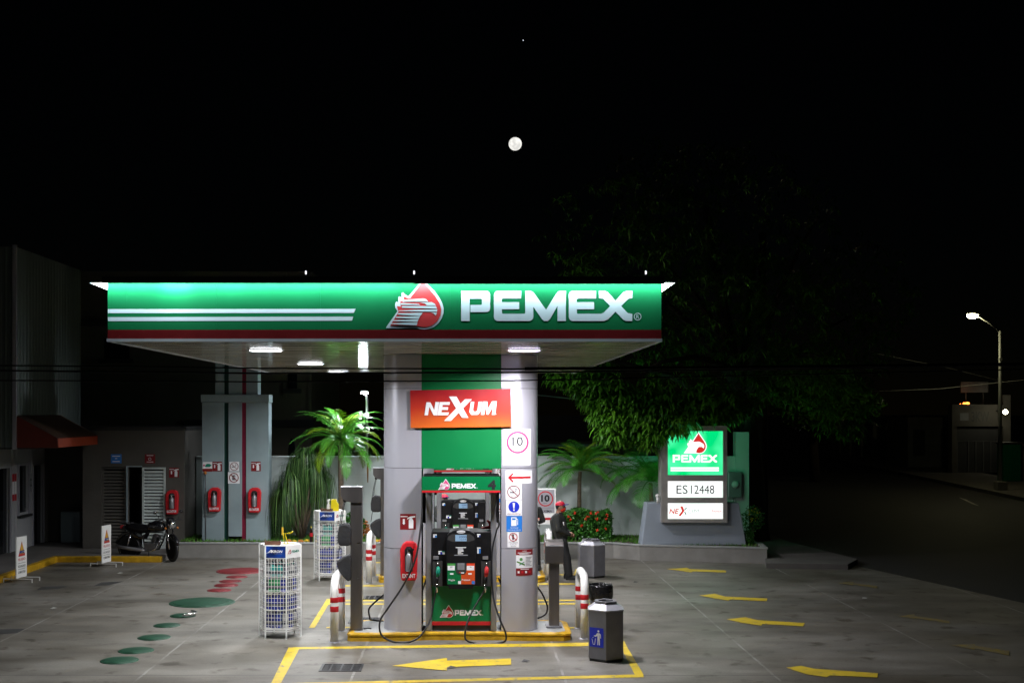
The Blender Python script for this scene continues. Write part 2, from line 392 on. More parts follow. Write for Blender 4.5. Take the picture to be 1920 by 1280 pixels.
# ================================================================== SETTING
def node_concrete():
    m=bpy.data.materials.new('concrete_slab'); m.use_nodes=True; nt=m.node_tree; N=nt.nodes; L=nt.links; b=N['Principled BSDF']
    tc=N.new('ShaderNodeTexCoord'); sp=N.new('ShaderNodeSeparateXYZ'); L.new(tc.outputs['Object'],sp.inputs[0])
    def noise(scale,st,det=6,dist=0.):
        mp=N.new('ShaderNodeMapping'); mp.inputs['Scale'].default_value=st; L.new(tc.outputs['Object'],mp.inputs[0])
        n=N.new('ShaderNodeTexNoise'); n.inputs['Scale'].default_value=scale; n.inputs['Detail'].default_value=det; n.inputs['Distortion'].default_value=dist
        L.new(mp.outputs[0],n.inputs['Vector']); return n.outputs['Fac']
    def ramp(fac,p0,p1,c0,c1):
        r=N.new('ShaderNodeValToRGB'); r.color_ramp.elements[0].position=p0; r.color_ramp.elements[1].position=p1
        r.color_ramp.elements[0].color=(*c0,1); r.color_ramp.elements[1].color=(*c1,1); L.new(fac,r.inputs[0]); return r.outputs[0]
    def mul(a,bb,f=1.):
        x=N.new('ShaderNodeMix'); x.data_type='RGBA'; x.blend_type='MULTIPLY'; x.inputs['Factor'].default_value=f
        L.new(a,x.inputs['A']); L.new(bb,x.inputs['B']); return x.outputs['Result']
    base=ramp(noise(.5,(1,1,1)),.3,.7,(.165,.158,.138),(.268,.257,.228))
    st=ramp(noise(.4,(.75,1.15,1),9,.8),.30,.66,(.56,.52,.46),(1,1,1))
    st2=ramp(noise(1.5,(.6,1.3,1),9,.4),.36,.62,(.78,.77,.75),(1.06,1.05,1.04))
    spots=mul(ramp(noise(2.6,(1,1,1),4),.30,.41,(.35,.30,.25),(1,1,1)),ramp(noise(7,(1,1,1),3),.24,.31,(.25,.22,.19),(1,1,1)))
    fine=ramp(noise(30,(1,1,1),4),.3,.7,(.88,.88,.88),(1.06,1.06,1.06))
    c=mul(mul(mul(mul(base,st),st2),spots,.85),fine)
    def joint(out,period,off,wd,jit):
        a=N.new('ShaderNodeMath'); a.operation='ADD'; a.inputs[1].default_value=-off; L.new(out,a.inputs[0])
        nn=N.new('ShaderNodeMath'); nn.operation='MULTIPLY_ADD'; L.new(jit,nn.inputs[0]); nn.inputs[1].default_value=.04; L.new(a.outputs[0],nn.inputs[2])
        w=N.new('ShaderNodeMath'); w.operation='PINGPONG'; w.inputs[1].default_value=period/2; L.new(nn.outputs[0],w.inputs[0])
        g=N.new('ShaderNodeMath'); g.operation='LESS_THAN'; g.inputs[1].default_value=wd; L.new(w.outputs[0],g.inputs[0]); return g.outputs[0]
    jn=noise(3,(1,1,1),3)
    jx=joint(sp.outputs['X'],3.0,4.36,.018,jn); jy=joint(sp.outputs['Y'],3.45,17.5,.014,jn)
    jf=N.new('ShaderNodeMath'); jf.operation='MULTIPLY'; L.new(jx,jf.inputs[0]); jr=N.new('ShaderNodeMapRange'); jr.inputs['From Min'].default_value=.38; jr.inputs['From Max'].default_value=.62; jr.inputs['To Max'].default_value=.75; L.new(noise(.9,(1,1,1),4),jr.inputs[0]); L.new(jr.outputs[0],jf.inputs[1])
    mx=N.new('ShaderNodeMix'); mx.data_type='RGBA'; L.new(jf.outputs[0],mx.inputs['Factor']); L.new(c,mx.inputs['A']); mx.inputs['B'].default_value=(.36,.35,.33,1)
    my=N.new('ShaderNodeMix'); my.data_type='RGBA'; L.new(jy,my.inputs['Factor']); L.new(mx.outputs['Result'],my.inputs['A']); my.inputs['B'].default_value=(.07,.065,.06,1)
    L.new(my.outputs['Result'],b.inputs['Base Color'])
    mr=N.new('ShaderNodeMapRange'); mr.inputs['To Min'].default_value=.38; mr.inputs['To Max'].default_value=.75; L.new(noise(.8,(.8,1.1,1),6),mr.inputs['Value']); L.new(mr.outputs[0],b.inputs['Roughness'])
    bp=N.new('ShaderNodeBump'); bp.inputs['Strength'].default_value=.25; bp.inputs['Distance'].default_value=.01; L.new(noise(25,(1,1,1),5),bp.inputs['Height']); L.new(bp.outputs[0],b.inputs['Normal'])
    MATS['concrete_slab']=m
node_concrete()
mk('asphalt',(.035,.035,.036),.7,var=.3,scale=1.2,bump=.3,bscale=40)
mk('pavement',(.15,.14,.13),.8,var=.2,scale=1.5,bump=.2,bscale=20)

def structure(m,name,mat=None,org=(0,0,0)):
    o=m.build(name,mat,org=org); o['kind']='structure'; return o
structure(M().add([(-600,-200,0),(600,-200,0),(600,1500,0),(-600,1500,0)],[(0,1,2,3)]),'ground','asphalt')
fc=[(-14,6),(13.5,6),(10.9,24),(9.5,29.6),(8.4,33.5),(-14,33.5)]
structure(M().add([(x,y,.004) for x,y in fc],[tuple(range(6))]),'forecourt','concrete_slab')
# store pavement on the left with a yellow kerb
m=M().mat('pavement'); m.ext([(-16,5,0),(-10.42,5,0),(-10.42,30.72,0),(-7.68,30.72,0),(-7.68,34,0),(-16,34,0)],(0,0,.145))
structure(m,'pavement')
m=M().mat('kerb_yellow'); m.ext([(-10.42,5,0),(-10.27,5,0),(-10.27,30.57,0),(-7.68,30.57,0),(-7.68,30.72,0),(-10.42,30.72,0)],(0,0,.15))
tag(m.build('kerb',bevel=.015),'yellow painted kerb bending along the store pavement on the left','kerb')
# corner pavement and far street pavement on the right
g=[G(1437,1056,.12),G(1590,1058,.12),G(1608,1048,.12),G(1560,1036,.12),G(1480,1016,.12),G(1440,1000,.12)]
m=M().mat('pavement').ext([(p[0],p[1],0) for p in g]+[(10.5,60,0),(7.5,60,0),(7.45,31,0)],(0,0,.13)); structure(m,'corner_pavement')
kx=lambda y:23.2+.115*(y-51)
m=M().mat('pavement').ext([(kx(20),20,0),(kx(20)+4.6,20,0),(kx(130)+4.6,130,0),(kx(130),130,0)],(0,0,.16)); structure(m,'far_pavement')
# yellow lines of the filling bays
m=M().mat('line_yellow')
ZQ=[.0072]
def quadpx(pts,z=None):
    ZQ[0]+=.00035; z=ZQ[0]; m.add([G(x,y,z) for x,y in pts],[tuple(range(len(pts)))])
quadpx([(549,1212.5),(1115,1203.5),(1170,1206.5),(1170,1209.5),(549,1216)])
quadpx([(541,1213),(563,1212),(527,1279),(507,1283)])
quadpx([(513,1280.5),(1206,1263),(1207,1268.5),(512,1284.5)])
quadpx([(1170,1200),(1177,1214),(1207,1264),(1192,1267),(1170,1224),(1166,1205)])
for a,b_,c,d_ in ((582,1176,617,1122),(622,1124,636,1094)):
    quadpx([(a-3,b_),(a+8,b_),(c+5,d_),(c-4,d_)])
for x0,x1,y,t in ((612,680,1175.5,2.2),(640,1105,1125,2.4),(612,1110,1131.5,2.4),(640,1010,1097.5,2.4),(1000,1085,1094,2.4),(690,1090,1077,1.6),(700,770,1054,1.3),(1060,1110,1176,2),(900,960,1147,2)):
    quadpx([(x0,y-t/2),(x1,y-t/2-.4),(x1,y+t/2-.4),(x0,y+t/2)])
quadpx([(1076,1075),(1079,1066),(1083,1066),(1081,1075)])
structure(m,'painted_lines')
def arrowpx(tipx,tipy,hx,h0,h1,b0,b1,tx,t0,t1,lab):
    mm=M().mat('faint_yellow' if 'faint' in lab else 'line_yellow'); mm.add([G(x,y,.012) for x,y in ((tipx,tipy),(hx,h0),(hx,b0),(tx,t0),(tx,t1),(hx,b1),(hx,h1))],[(6,5,4,3,2,1,0)])
    tag(mm.build('lane_arrow'),lab,'painted arrow','yellow arrows painted on the concrete')
arrowpx(735,1247,838,1232.5,1256,1237.5,1249.5,958,1233.5,1245,'large yellow arrow on the concrete in front of the pump island')
0 and arrowpx(1248,1065,1292,1062.5,1070.5,1065.5,1068.6,1360,1066,1072,'farthest bright yellow arrow nearest the low planter wall')
0 and arrowpx(1310,1115,1356,1111.5,1123,1117,1121.5,1440,1120.5,1127,'second bright yellow arrow from the planter, right of the bins')
0 and arrowpx(1361,1159,1413,1156,1170,1160.5,1166,1508,1164,1173,'third bright yellow arrow from the planter, right of the hexagonal bin')
0 and arrowpx(1473,1252,1546,1247,1265,1252.5,1260,1646,1260,1270,'bright yellow arrow at the bottom right edge of the concrete')
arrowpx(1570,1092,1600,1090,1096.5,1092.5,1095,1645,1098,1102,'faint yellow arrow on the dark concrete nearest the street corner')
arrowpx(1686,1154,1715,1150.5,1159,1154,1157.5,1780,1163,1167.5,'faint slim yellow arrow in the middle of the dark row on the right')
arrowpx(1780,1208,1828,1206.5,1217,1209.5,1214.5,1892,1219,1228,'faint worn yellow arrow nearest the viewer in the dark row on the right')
def arrow2(pts,lab):
    mm=M().mat('faint_yellow' if 'faint' in lab else 'line_yellow'); mm.add([G(960+x/2,640+y/2,.012) for x,y in pts],[tuple(range(len(pts)))[::-1]])
    tag(mm.build('lane_arrow'),lab,'painted arrow','yellow arrows painted on the concrete')
arrow2([(580,852),(655,847),(668,852),(803,857),(803,865),(680,861),(668,865),(630,858)],'farthest bright yellow arrow nearest the low planter wall')
arrow2([(702,951),(760,944),(800,955),(958,962),(955,972),(818,966),(812,970),(765,963)],'second bright yellow arrow from the planter, right of the bins')
arrow2([(805,1040),(875,1032),(920,1043),(1098,1054),(1092,1066),(938,1058),(935,1064),(865,1054)],'third bright yellow arrow from the planter, right of the hexagonal bin')
arrow2([(1028,1221),(1085,1214),(1132,1225),(1372,1242),(1370,1258),(1192,1250),(1180,1257),(1105,1246)],'bright yellow arrow at the bottom right edge of the concrete')
# round covers of the tanks
def cover(px,py,wpx,hgt,matn,lab,rim=None,name='tank_cover'):
    X,Y,_=G(px,py); r=wpx/2*Y/F
    t=thing(name,lab,'manhole cover',(X,Y,0),'round tank covers in the forecourt')
    M().mat(matn).lathe((X,Y,0),[(r,.004),(r,.009),(r*.96,.012+hgt*.3),(r*.9,.010+hgt*.3)],40).build('collar',parent=t)
    M().mat(matn).lathe((X,Y,0),[(r*.88,.005),(r*.88,.010+hgt*.4),(r*.84,.014+hgt*.5),(1e-4,.015+hgt*.6)],40).build('lid',parent=t)
    if rim: M().mat('chrome').tube([(X+r*1.0*math.cos(a),Y+r*1.0*math.sin(a),.03+hgt) for a in [R(-80+i*11) for i in range(14)]],.022,6).build('metal_rim',parent=t)
cover(224,1238,71,.01,'cover_green','small green cover at the bottom left, nearest the viewer')
cover(255,1219.5,66,.01,'cover_green','small green cover second from the bottom left')
cover(289,1195,61,.01,'cover_green','small green cover third in the green row')
cover(313,1172.5,50,.015,'cover_green','small dark green cover fourth in the green row')
cover(343,1154.5,48,.03,'cover_green','small green cover with a bright metal rim below the large green one','r')
cover(379,1129.5,122,.02,'cover_green','largest round green cover, as wide as a car bonnet')
cover(411,1106.5,45,.01,'cover_red','small red cover at the near end of the red row')
cover(424,1097.5,45,.03,'cover_red','small raised wet red cover second in the red row')
cover(432,1089.5,42,.01,'cover_red','small red cover third in the red row')
cover(444,1081.5,40,.01,'cover_red','small red cover just below the large red one')
cover(452,1070.5,92,.02,'cover_red','largest round red cover behind the front oil rack')
# drain grates
def drain(x0,x1,y0,y1,lab):
    a=G(x0,y1); b=G(x1,y0); cx=(a[0]+b[0])/2
    t=thing('drain_grate',lab,'drain grate',(cx,(a[1]+b[1])/2,0),'drain grates by the pumps')
    X0,X1,Y0,Y1=a[0],(x1-CX)/F*a[1],a[1],b[1]
    fm=M().mat('iron'); w=.035
    fm.box(X0,Y0,0,X1,Y0+w,.014).box(X0,Y1-w,0,X1,Y1,.014).box(X0,Y0+w,0,X0+w,Y1-w,.014).box(X1-w,Y0+w,0,X1,Y1-w,.014)
    fm.build('frame',parent=t)
    gm=M().mat('grate'); gm.box(X0+w,Y0+w,0,X1-w,Y1-w,.007)
    n=4
    for i in range(1,n): xx=X0+(X1-X0)*i/n; gm.box(xx-.012,Y0+w,.0071,xx+.012,Y1-w,.0125)
    for i in range(1,9): yy=Y0+w+(Y1-Y0-2*w)*i/9; gm.box(X0+w+.002,yy-.006,.0072,X1-w-.002,yy+.006,.0105)
    gm.build('grating',parent=t)
drain(597,677,1245,1258.5,'dark drain grate beside the large yellow arrow')
drain(652,709,1158,1168,'dark drain grate behind the left steel post of the front island')
drain(680,722,1117,1124,'dark drain grate between the two pump islands')
m=M().mat('patch_dark')
for pts in ([(68,1105),(110,1103),(128,1098),(78,1099)],[(175,1098),(205,1096),(232,1089),(190,1091)],[(0,1188),(32,1186),(48,1177.5),(0,1179)]):
    m.add([G(x,y,.0075) for x,y in pts],[(0,1,2,3)])
structure(m,'asphalt_patches')

# ================================================================== CANOPY
PM=F/16.4
U=lambda x:(x-CX)/PM
V=lambda y:H-(y-CY)/PM
X0c,X1c,Y0c,Y1c,ZC=U(202),U(1240),16.4,30.4,4.70
def ceil_mat():
    m=bpy.data.materials.new('ceiling_slats'); m.use_nodes=True; nt=m.node_tree; N=nt.nodes; L=nt.links; b=N['Principled BSDF']
    tc=N.new('ShaderNodeTexCoord'); mp=N.new('ShaderNodeMapping'); mp.inputs['Scale'].default_value=(.5,7,1); L.new(tc.outputs['Object'],mp.inputs[0])
    n=N.new('ShaderNodeTexNoise'); n.inputs['Scale'].default_value=1.2; n.inputs['Detail'].default_value=5; L.new(mp.outputs[0],n.inputs['Vector'])
    cr=N.new('ShaderNodeValToRGB'); cr.color_ramp.elements[0].position=.3; cr.color_ramp.elements[1].position=.7
    cr.color_ramp.elements[0].color=(.50,.485,.42,1); cr.color_ramp.elements[1].color=(.80,.775,.69,1); L.new(n.outputs[0],cr.inputs[0]); L.new(cr.outputs[0],b.inputs['Base Color'])
    b.inputs['Roughness'].default_value=.12; b.inputs['Specular IOR Level'].default_value=.6
    bp=N.new('ShaderNodeBump'); bp.inputs['Strength'].default_value=.35; bp.inputs['Distance'].default_value=.004; L.new(n.outputs[0],bp.inputs['Height']); L.new(bp.outputs[0],b.inputs['Normal'])
    MATS['ceiling_slats']=m
ceil_mat()
can=thing('fuel_canopy','green and red flat station canopy with a lit fascia and white lettering','canopy',((X0c+X1c)/2,23.4,ZC))
m=M().mat('dark_trim').box(X0c+.01,Y0c+.02,ZC+.06,X1c-.01,Y1c-.02,5.49); m.build('canopy_body',parent=can)
m=M().mat('ceiling_slats'); ny=56; sl=(Y1c-Y0c-.06)/ny
for i in range(ny):
    y=Y0c+.03+i*sl; m.box(X0c+.03,y+.004,ZC+(.0015 if i%2 else 0),X1c-.03,y+sl-.004,ZC+.03)
m.build('ceiling',parent=can)
# fascia with printed bands, one face to the street, plain faces on the other sides
zt=5.50; zr0,zr1=V(635),V(618)
m=M().mat('green_panel')
for xa,xb in ((202,238),(238,406),(406,601),(601,776),(776,845),(845,1045),(1045,1240)):
    m.box(U(xa)+.0006,Y0c,zr1,U(xb)-.0006,Y0c+.018,zt)
m.box(X0c,Y0c+.02,zr1,X0c+.018,Y1c,zt).box(X1c-.018,Y0c+.02,zr1,X1c,Y1c,zt).box(X0c+.02,Y1c-.018,zr1,X1c-.02,Y1c,zt)
m.build('fascia',parent=can)
m=M().mat('red_band').box(X0c,Y0c-.003,zr0,X1c,Y0c+.018,zr1).box(X0c,Y0c+.02,zr0,X0c+.018,Y1c,zr1-.001).box(X1c-.018,Y0c+.02,zr0,X1c,Y1c,zr1-.001)
m.build('red_band',parent=can)
m=M().mat('bin_lid').box(X0c-.01,Y0c-.02,ZC-.012,X1c+.01,Y0c+.025,zr0).box(X0c-.01,Y0c+.026,ZC-.012,X0c+.025,Y1c,zr0).box(X1c-.025,Y0c+.026,ZC-.012,X1c+.01,Y1c,zr0)
m.build('edge_trim',parent=can)
d=D()
d.poly([(X0c+.003,V(587)),(U(663.5),V(586.5)),(U(666.5),V(579)),(X0c+.003,V(579.5))],'letter_white')
d.poly([(X0c+.003,V(602)),(U(660),V(601)),(U(662.5),V(593.5)),(X0c+.003,V(594.5))],'letter_white')
d.build('white_stripes',front(Y0c),can)
d=D(.004); word(d,U(864.65),V(601.8),320.8/PM,'letter_white',h=56.5/PM)
d.ring(U(1195.5),V(593.5),7/PM,1.3/PM,'letter_white'); d.text('R',U(1195.7),V(593.5),7/PM,'letter_white')
d.build('lettering',front(Y0c),can)
d=D(.003); emblem(d,U(723.7),V(617.2),102.3/PM,('letter_white','logo_red','letter_white'),clip=zt-V(617.2)); d.build('emblem',front(Y0c),can)
# hood over the fascia hiding the light tubes
m=M().mat('dark_trim'); zl=5.446
m.box(X0c,16.14,zl,U(776)*16.15/16.4,16.16,5.53).box(U(776)*16.15/16.4,16.14,zl-.012,X1c,16.16,5.53).box(X0c,16.161,5.515,X1c,16.45,5.53)
m.build('hood',parent=can)
for sx,xx,dz in ((-1,X0c,.093),(1,X1c,.128)):
    w=.242 if sx<0 else .185
    z1=V(530); m=M().mat('white_paint').ext([(xx+sx*.003,Y0c,z1-dz),(xx+sx*.003,Y0c,z1),(xx+sx*w,Y0c,z1)],(0,Y1c-Y0c,0)); m.build('side_hood',parent=can)
m=M().mat('hood_tube')
for a,b_ in ((-4.75,-3.3),(-3.1,-1.7),(-1.5,-.1),(.1,1.2),(1.35,2.5)): m.cyl((a,16.30,5.492),(b_,16.30,5.492),.014,n=8)
m.build('light_tube',parent=can)
def lamp_area(name,loc,sx,sy,power,col,d=(0,0,-1),spread=180):
    l=bpy.data.lights.new(name,'AREA'); l.shape='RECTANGLE'; l.size=sx; l.size_y=sy; l.energy=power; l.color=col; l.spread=R(spread)
    o=bpy.data.objects.new(name,l); COL.objects.link(o); o.location=loc
    o.rotation_euler=Vector(d).to_track_quat('-Z','Y').to_euler(); return o
for a,b_,p in ((-5.05,-3.0,5.5),(-3.0,-1.0,4.6),(-1.0,.8,3.2),(.8,2.72,3.6)):
    lamp_area('fascia_light',((a+b_)/2,16.315,5.475),b_-a,.02,p*HOODP,(.74,.94,1.0),(0,.25,-1))
lamp_area('fascia_light',(-3.95*16.3/16.4,16.31,5.465),.35,.03,.7*HOODP,(.86,.97,1.0),(0,.25,-1))
for k in range(3):
    yc_=Y0c+2.4+k*4.6
    lamp_area('fascia_light',(X1c+.10,yc_,5.44),.03,4.4,4.5*HOODP/3,(.80,.95,1.0),(.35,0,-1)); lamp_area('fascia_light',(X0c-.10,yc_,5.44),.03,4.4,1.6*HOODP/3,(.80,.95,1.0),(.3,0,-1))
lamp_area('fascia_light',(X1c-2.4,Y1c+.10,5.44),4.4,.03,6*HOODP/3,(.80,.95,1.0),(0,.3,-1))  # rear strip added behind the canopy to brighten the palm and tree
# rods on the roof edge
def rod(px,lab,ytop):
    X=(px-CX)/F*16.3; t=thing('roof_rod',lab,'roof rod',(X,16.3,5.53),'thin rods on the canopy roof edge')
    M().mat('pole_grey').cyl((X,16.3,5.53),(X,16.3,5.53+.13),.009,n=8).build('rod',parent=t)
    M().mat('rod_lamp').lathe((X,16.3,0),[(.004,5.57),(.011,5.58),(.011,5.62),(.004,5.63)],8).build('rod_bulb',parent=t)  # tip made to glow because no other lamp reaches the rod
rod(573.5,'thin rod standing on the canopy roof above the white stripes',512)
rod(776.5,'thin rod standing on the canopy roof above the eagle emblem',511)
rod(1211,'thin rod standing on the canopy roof near its right end',513)
# ceiling lights
for X in (-3.12,.84):
    for Y,w in ((18.8,.5),(24.1,.5),(29.1,.5)):
        M().mat('silver').lathe((X,Y,0),[(.285,ZC+.001),(.28,ZC-.008),(.25,ZC-.010)],24).build('ceiling_light',parent=can)
        cl=bpy.data.objects[[o.name for o in can.children if o.name.startswith('ceiling_light')][-1]]
        cl=sorted([o for o in can.children if o.name.startswith('ceiling_light')],key=lambda o:o.name)[-1]
        M().mat('lamp_violet' if (X>0 and Y<19) else 'lamp_white').lathe((X,Y,0),[(.248,ZC-.009),(.24,ZC-.018),(.15,ZC-.022),(1e-4,ZC-.024)],24).build('diffuser',parent=cl)
        lamp_area('canopy_light',(X,Y,ZC-.032),.42,.42,LAMPP,(.95,.97,1.0) if X<0 else (.97,.95,1.0),spread=160)

# ================================================================== COLUMNS
def colprof(side,y0,ins=0):
    rx,ry=.33-ins,.35-ins
    if side<0: xi,xc=-.79-ins*0,-1.104; pts=[(xi,y0+.35-ry)]+[(xc-rx*math.sin(R(a)),y0+.35-ry*math.cos(R(a))) for a in range(0,181,7)]+[(xi,y0+.35+ry)]
    else: xi,xc=.528,.817; pts=[(xi,y0+.35-ry)]+[(xc+rx*math.sin(R(a)),y0+.35-ry*math.cos(R(a))) for a in range(0,181,7)]+[(xi,y0+.35+ry)]
    return pts
def column_set(y0,lab):
    t=thing('canopy_column',lab,'column',(-.143,y0+.35,.13))
    for side in (-1,1):
        m=M().mat('silver'); c=M().mat('dark_trim')
        zs=[.134,1.496,2.826,4.137,ZC-.002]
        for a,b_ in zip(zs,zs[1:]):
            p=colprof(side,y0); n=len(p); g=.004
            m.add([(x,y,a+g) for x,y in p]+[(x,y,b_-g) for x,y in p],[(i,(i+1)%n,n+(i+1)%n,n+i) if side>0 else (i,n+i,n+(i+1)%n,(i+1)%n) for i in range(n)],True)
            m.add([(x,y,a+g) for x,y in p],[tuple(range(n))]); m.add([(x,y,b_-g) for x,y in p],[tuple(range(n))])
            m.sm[-n-2]=False; m.sm[-3]=False
        # mark the flat inner side as flat shaded
        c.ext([(x,y,.14) for x,y in colprof(side,y0,.012)],(0,0,ZC-.15))
        s=m.build('cladding',parent=t); c.build('core',parent=t)
    M().mat('green_sheet').box(-.787,y0+.004,2.817,.525,y0+.69,ZC-.004).build('infill_panel',parent=t)
    return t
C1=column_set(20.25,'front pair of rounded silver columns joined by a green panel')
C2=column_set(27.15,'rear pair of rounded silver columns behind the front pump')
def colmap(y0):
    def f(u,v,d):
        if u>.817: s=min(1,(u-.817)/.33); return (u+d*.3,y0+.35-.35*math.sqrt(max(0,1-s*s))-d,v)
        if u<-1.104: s=min(1,(-1.104-u)/.33); return (u-d*.3,y0+.35-.35*math.sqrt(max(0,1-s*s))-d,v)
        return (u,y0-d,v)
    return f
CUT=[.817+.33*i/14 for i in range(14)]+[-1.104-.33*i/14 for i in range(14)]
PC=F/20.25
U2=lambda x:(x-CX)/PC
V2=lambda y:H-(y-CY)/PC
def flatsign(name,lab,cat,fn,mapf=None,cuts=CUT,thick=True,group=None,org=None):
    d=D(.0018); fn(d); o=d.build(name,mapf or colmap(20.25),cuts=cuts,org=org); tag(o,lab,cat,group); return o
def f(d):
    d.rect(U2(943),V2(872),U2(995.5),V2(804),'white_print'); d.ring(U2(970.5),V2(829),21/PC,3.8/PC,'pink_print',2)
    d.text('10',U2(970.5),V2(827),17/PC,'black_print',2,w=20/PC,bold=.012); d.text('KM/H',U2(970.5),V2(840),2.6/PC,'grey_print',2)
    d.rect(U2(943.5),V2(858),U2(995),V2(857.4),'grey_print',2); d.text('MAXIMA',U2(969.5),V2(866.5),6/PC,'grey_print',2,w=35/PC)
flatsign('speed_sign','white speed limit sign reading 10 MAXIMA high on the right silver column','sign',f)
def f(d):
    d.rect(U2(948),V2(906),U2(998),V2(881.5),'white_print'); d.poly([(U2(952),V2(895)),(U2(961),V2(886)),(U2(963),V2(888)),(U2(958.5),V2(893)),(U2(995),V2(892.5)),(U2(995),V2(896.5)),(U2(958.5),V2(897)),(U2(963),V2(902)),(U2(961),V2(904))],'red_print',2)
flatsign('arrow_sign','white sign with a red arrow pointing left on the silver column','sign',f)
def f(d):
    d.rect(U2(948),V2(936.5),U2(978),V2(906.8),'white_print'); nosmoke(d,U2(963),V2(921.5),12/PC,1)
flatsign('no_smoking_sign','square no smoking sign under the red arrow on the silver column','sign',f)
def f(d):
    d.rect(U2(949),V2(966),U2(978.5),V2(937.3),'white_print'); d.circ(U2(963.5),V2(949.5),10.3/PC,'blue_print',2)
    d.poly([(U2(961.2),V2(942)),(U2(965.8),V2(942)),(U2(964.6),V2(952.5)),(U2(962.4),V2(952.5))],'white_print',3); d.circ(U2(963.5),V2(955.6),1.7/PC,'white_print',3,12)
    d.text('APAGUE EL MOTOR',U2(963.7),V2(963),2.4/PC,'darkred_print',2,w=25/PC)
flatsign('mandatory_sign','white sign with a blue disc and exclamation mark reading APAGUE EL MOTOR','sign',f)
def f(d):
    d.rect(U2(949.5),V2(996),U2(979),V2(966.8),'sky_print')
    d.rect(U2(958.5),V2(985.5),U2(968.5),V2(969),'white_print',2); d.rect(U2(960.2),V2(974),U2(966.8),V2(970.8),'sky_print',3)
    d.line(U2(969),V2(972),U2(971.3),V2(975),1.2/PC,'white_print',2); d.line(U2(970.7),V2(974),U2(970.7),V2(983.5),1.2/PC,'white_print',2)
    d.text('VERIFIQUE',U2(964.2),V2(989),2.3/PC,'white_print',2,w=15/PC); d.text('MARQUE CEROS',U2(964.2),V2(993),2.3/PC,'white_print',2,w=24/PC)
flatsign('pump_sign','light blue sign with a white fuel pump symbol on the silver column','sign',f)
def f(d):
    d.rect(U2(951.5),V2(1025.5),U2(973),V2(996.8),'white_print'); d.rect(U2(960.5),V2(1011),U2(963.5),V2(1001),'black_print',2)
    d.ring(U2(962.3),V2(1006.3),8/PC,1.3/PC,'red_print',3); d.line(U2(956.8),V2(1000.8),U2(967.8),V2(1011.8),1.2/PC,'red_print',3)
    d.text('PROHIBIDO',U2(962.3),V2(1016.5),2.2/PC,'grey_print',2,w=17/PC); d.text('EL USO DE',U2(962.3),V2(1019.8),1.8/PC,'grey_print',2); d.text('CELULAR',U2(962.3),V2(1023),1.8/PC,'grey_print',2)
flatsign('no_phone_sign','small white no phone sign lowest in the strip of signs on the column','sign',f)
def f(d):
    d.rect(U2(967.5),V2(1078.5),U2(999),V2(1029.5),'white_print'); d.rect(U2(967.5),V2(1040),U2(999),V2(1029.5),'darkred_print',2)
    d.text('AVISO',U2(983.5),V2(1032.3),2.2/PC,'white_print',3); d.rect(U2(970.5),V2(1036.6),U2(996),V2(1035.4),'white_print',3); d.rect(U2(973.5),V2(1038.8),U2(993),V2(1037.8),'white_print',3)
    d.circ(U2(977),V2(1048),3/PC,'rock_green',2,12); d.poly([(U2(969),V2(1051)),(U2(984),V2(1057)),(U2(984),V2(1060)),(U2(969),V2(1053.5))],'grass_green',2)
    d.poly([(U2(973),V2(1058)),(U2(983),V2(1052)),(U2(983.5),V2(1053)),(U2(974),V2(1059))],'teal_print',3)
    for k in range(7): d.rect(U2(985.5),V2(1045+k*2.6),U2(997-(k%3)*1.5),V2(1044+k*2.6),'grey_print',2)
    d.rect(U2(967.5),V2(1078.5),U2(999),V2(1064.5),'darkred_print',2); d.rect(U2(976),V2(1067),U2(992),V2(1066),'white_print',3)
    for k in range(4): d.rect(U2(970.5+k*7),V2(1074),U2(974+k*7),V2(1070),'white_print' if k%2==0 else 'red_print',3)
flatsign('notice_poster','white and dark red notice poster at waist height on the right silver column','poster',f)
flatsign('extinguisher_sign','dark red extinguisher sign with a white arrow on the left silver column','sign',lambda d:extsign(d,U2(765),V2(977.5),29.5/PC),group=None)
# second column set: the same strip of small signs shows through the gap
def f(d):
    k=27.15/20.25
    u=lambda x:(x-CX)/(F/27.15); v=lambda y:H-(y-CY)/(F/27.15)
    d.rect(u(929),v(896.5),u(952),v(872),'white_print'); nosmoke(d,u(940.5),v(884),9/PC*1.34,1)
flatsign('no_smoking_sign','no smoking sign on the rear column glimpsed through the front pump gap, upper','sign',f,colmap(27.15))
def f(d):
    u=lambda x:(x-CX)/(F/27.15); v=lambda y:H-(y-CY)/(F/27.15)
    d.rect(u(930),v(941),u(952),v(923),'sky_print'); d.rect(u(935),v(934),u(940),v(925),'white_print',2)
flatsign('pump_sign','light blue sign on the rear column glimpsed beside the front pump','sign',f,colmap(27.15))
def f(d):
    u=lambda x:(x-CX)/(F/27.15); v=lambda y:H-(y-CY)/(F/27.15)
    d.rect(u(930.5),v(963),u(948),v(941.7),'white_print'); d.ring(u(939),v(949),6/PC*1.34,1.2/PC*1.34,'red_print',2); d.rect(u(933),v(960),u(945),v(958),'grey_print',2)
flatsign('no_phone_sign','small white no phone sign on the rear column beside the front pump','sign',f,colmap(27.15))

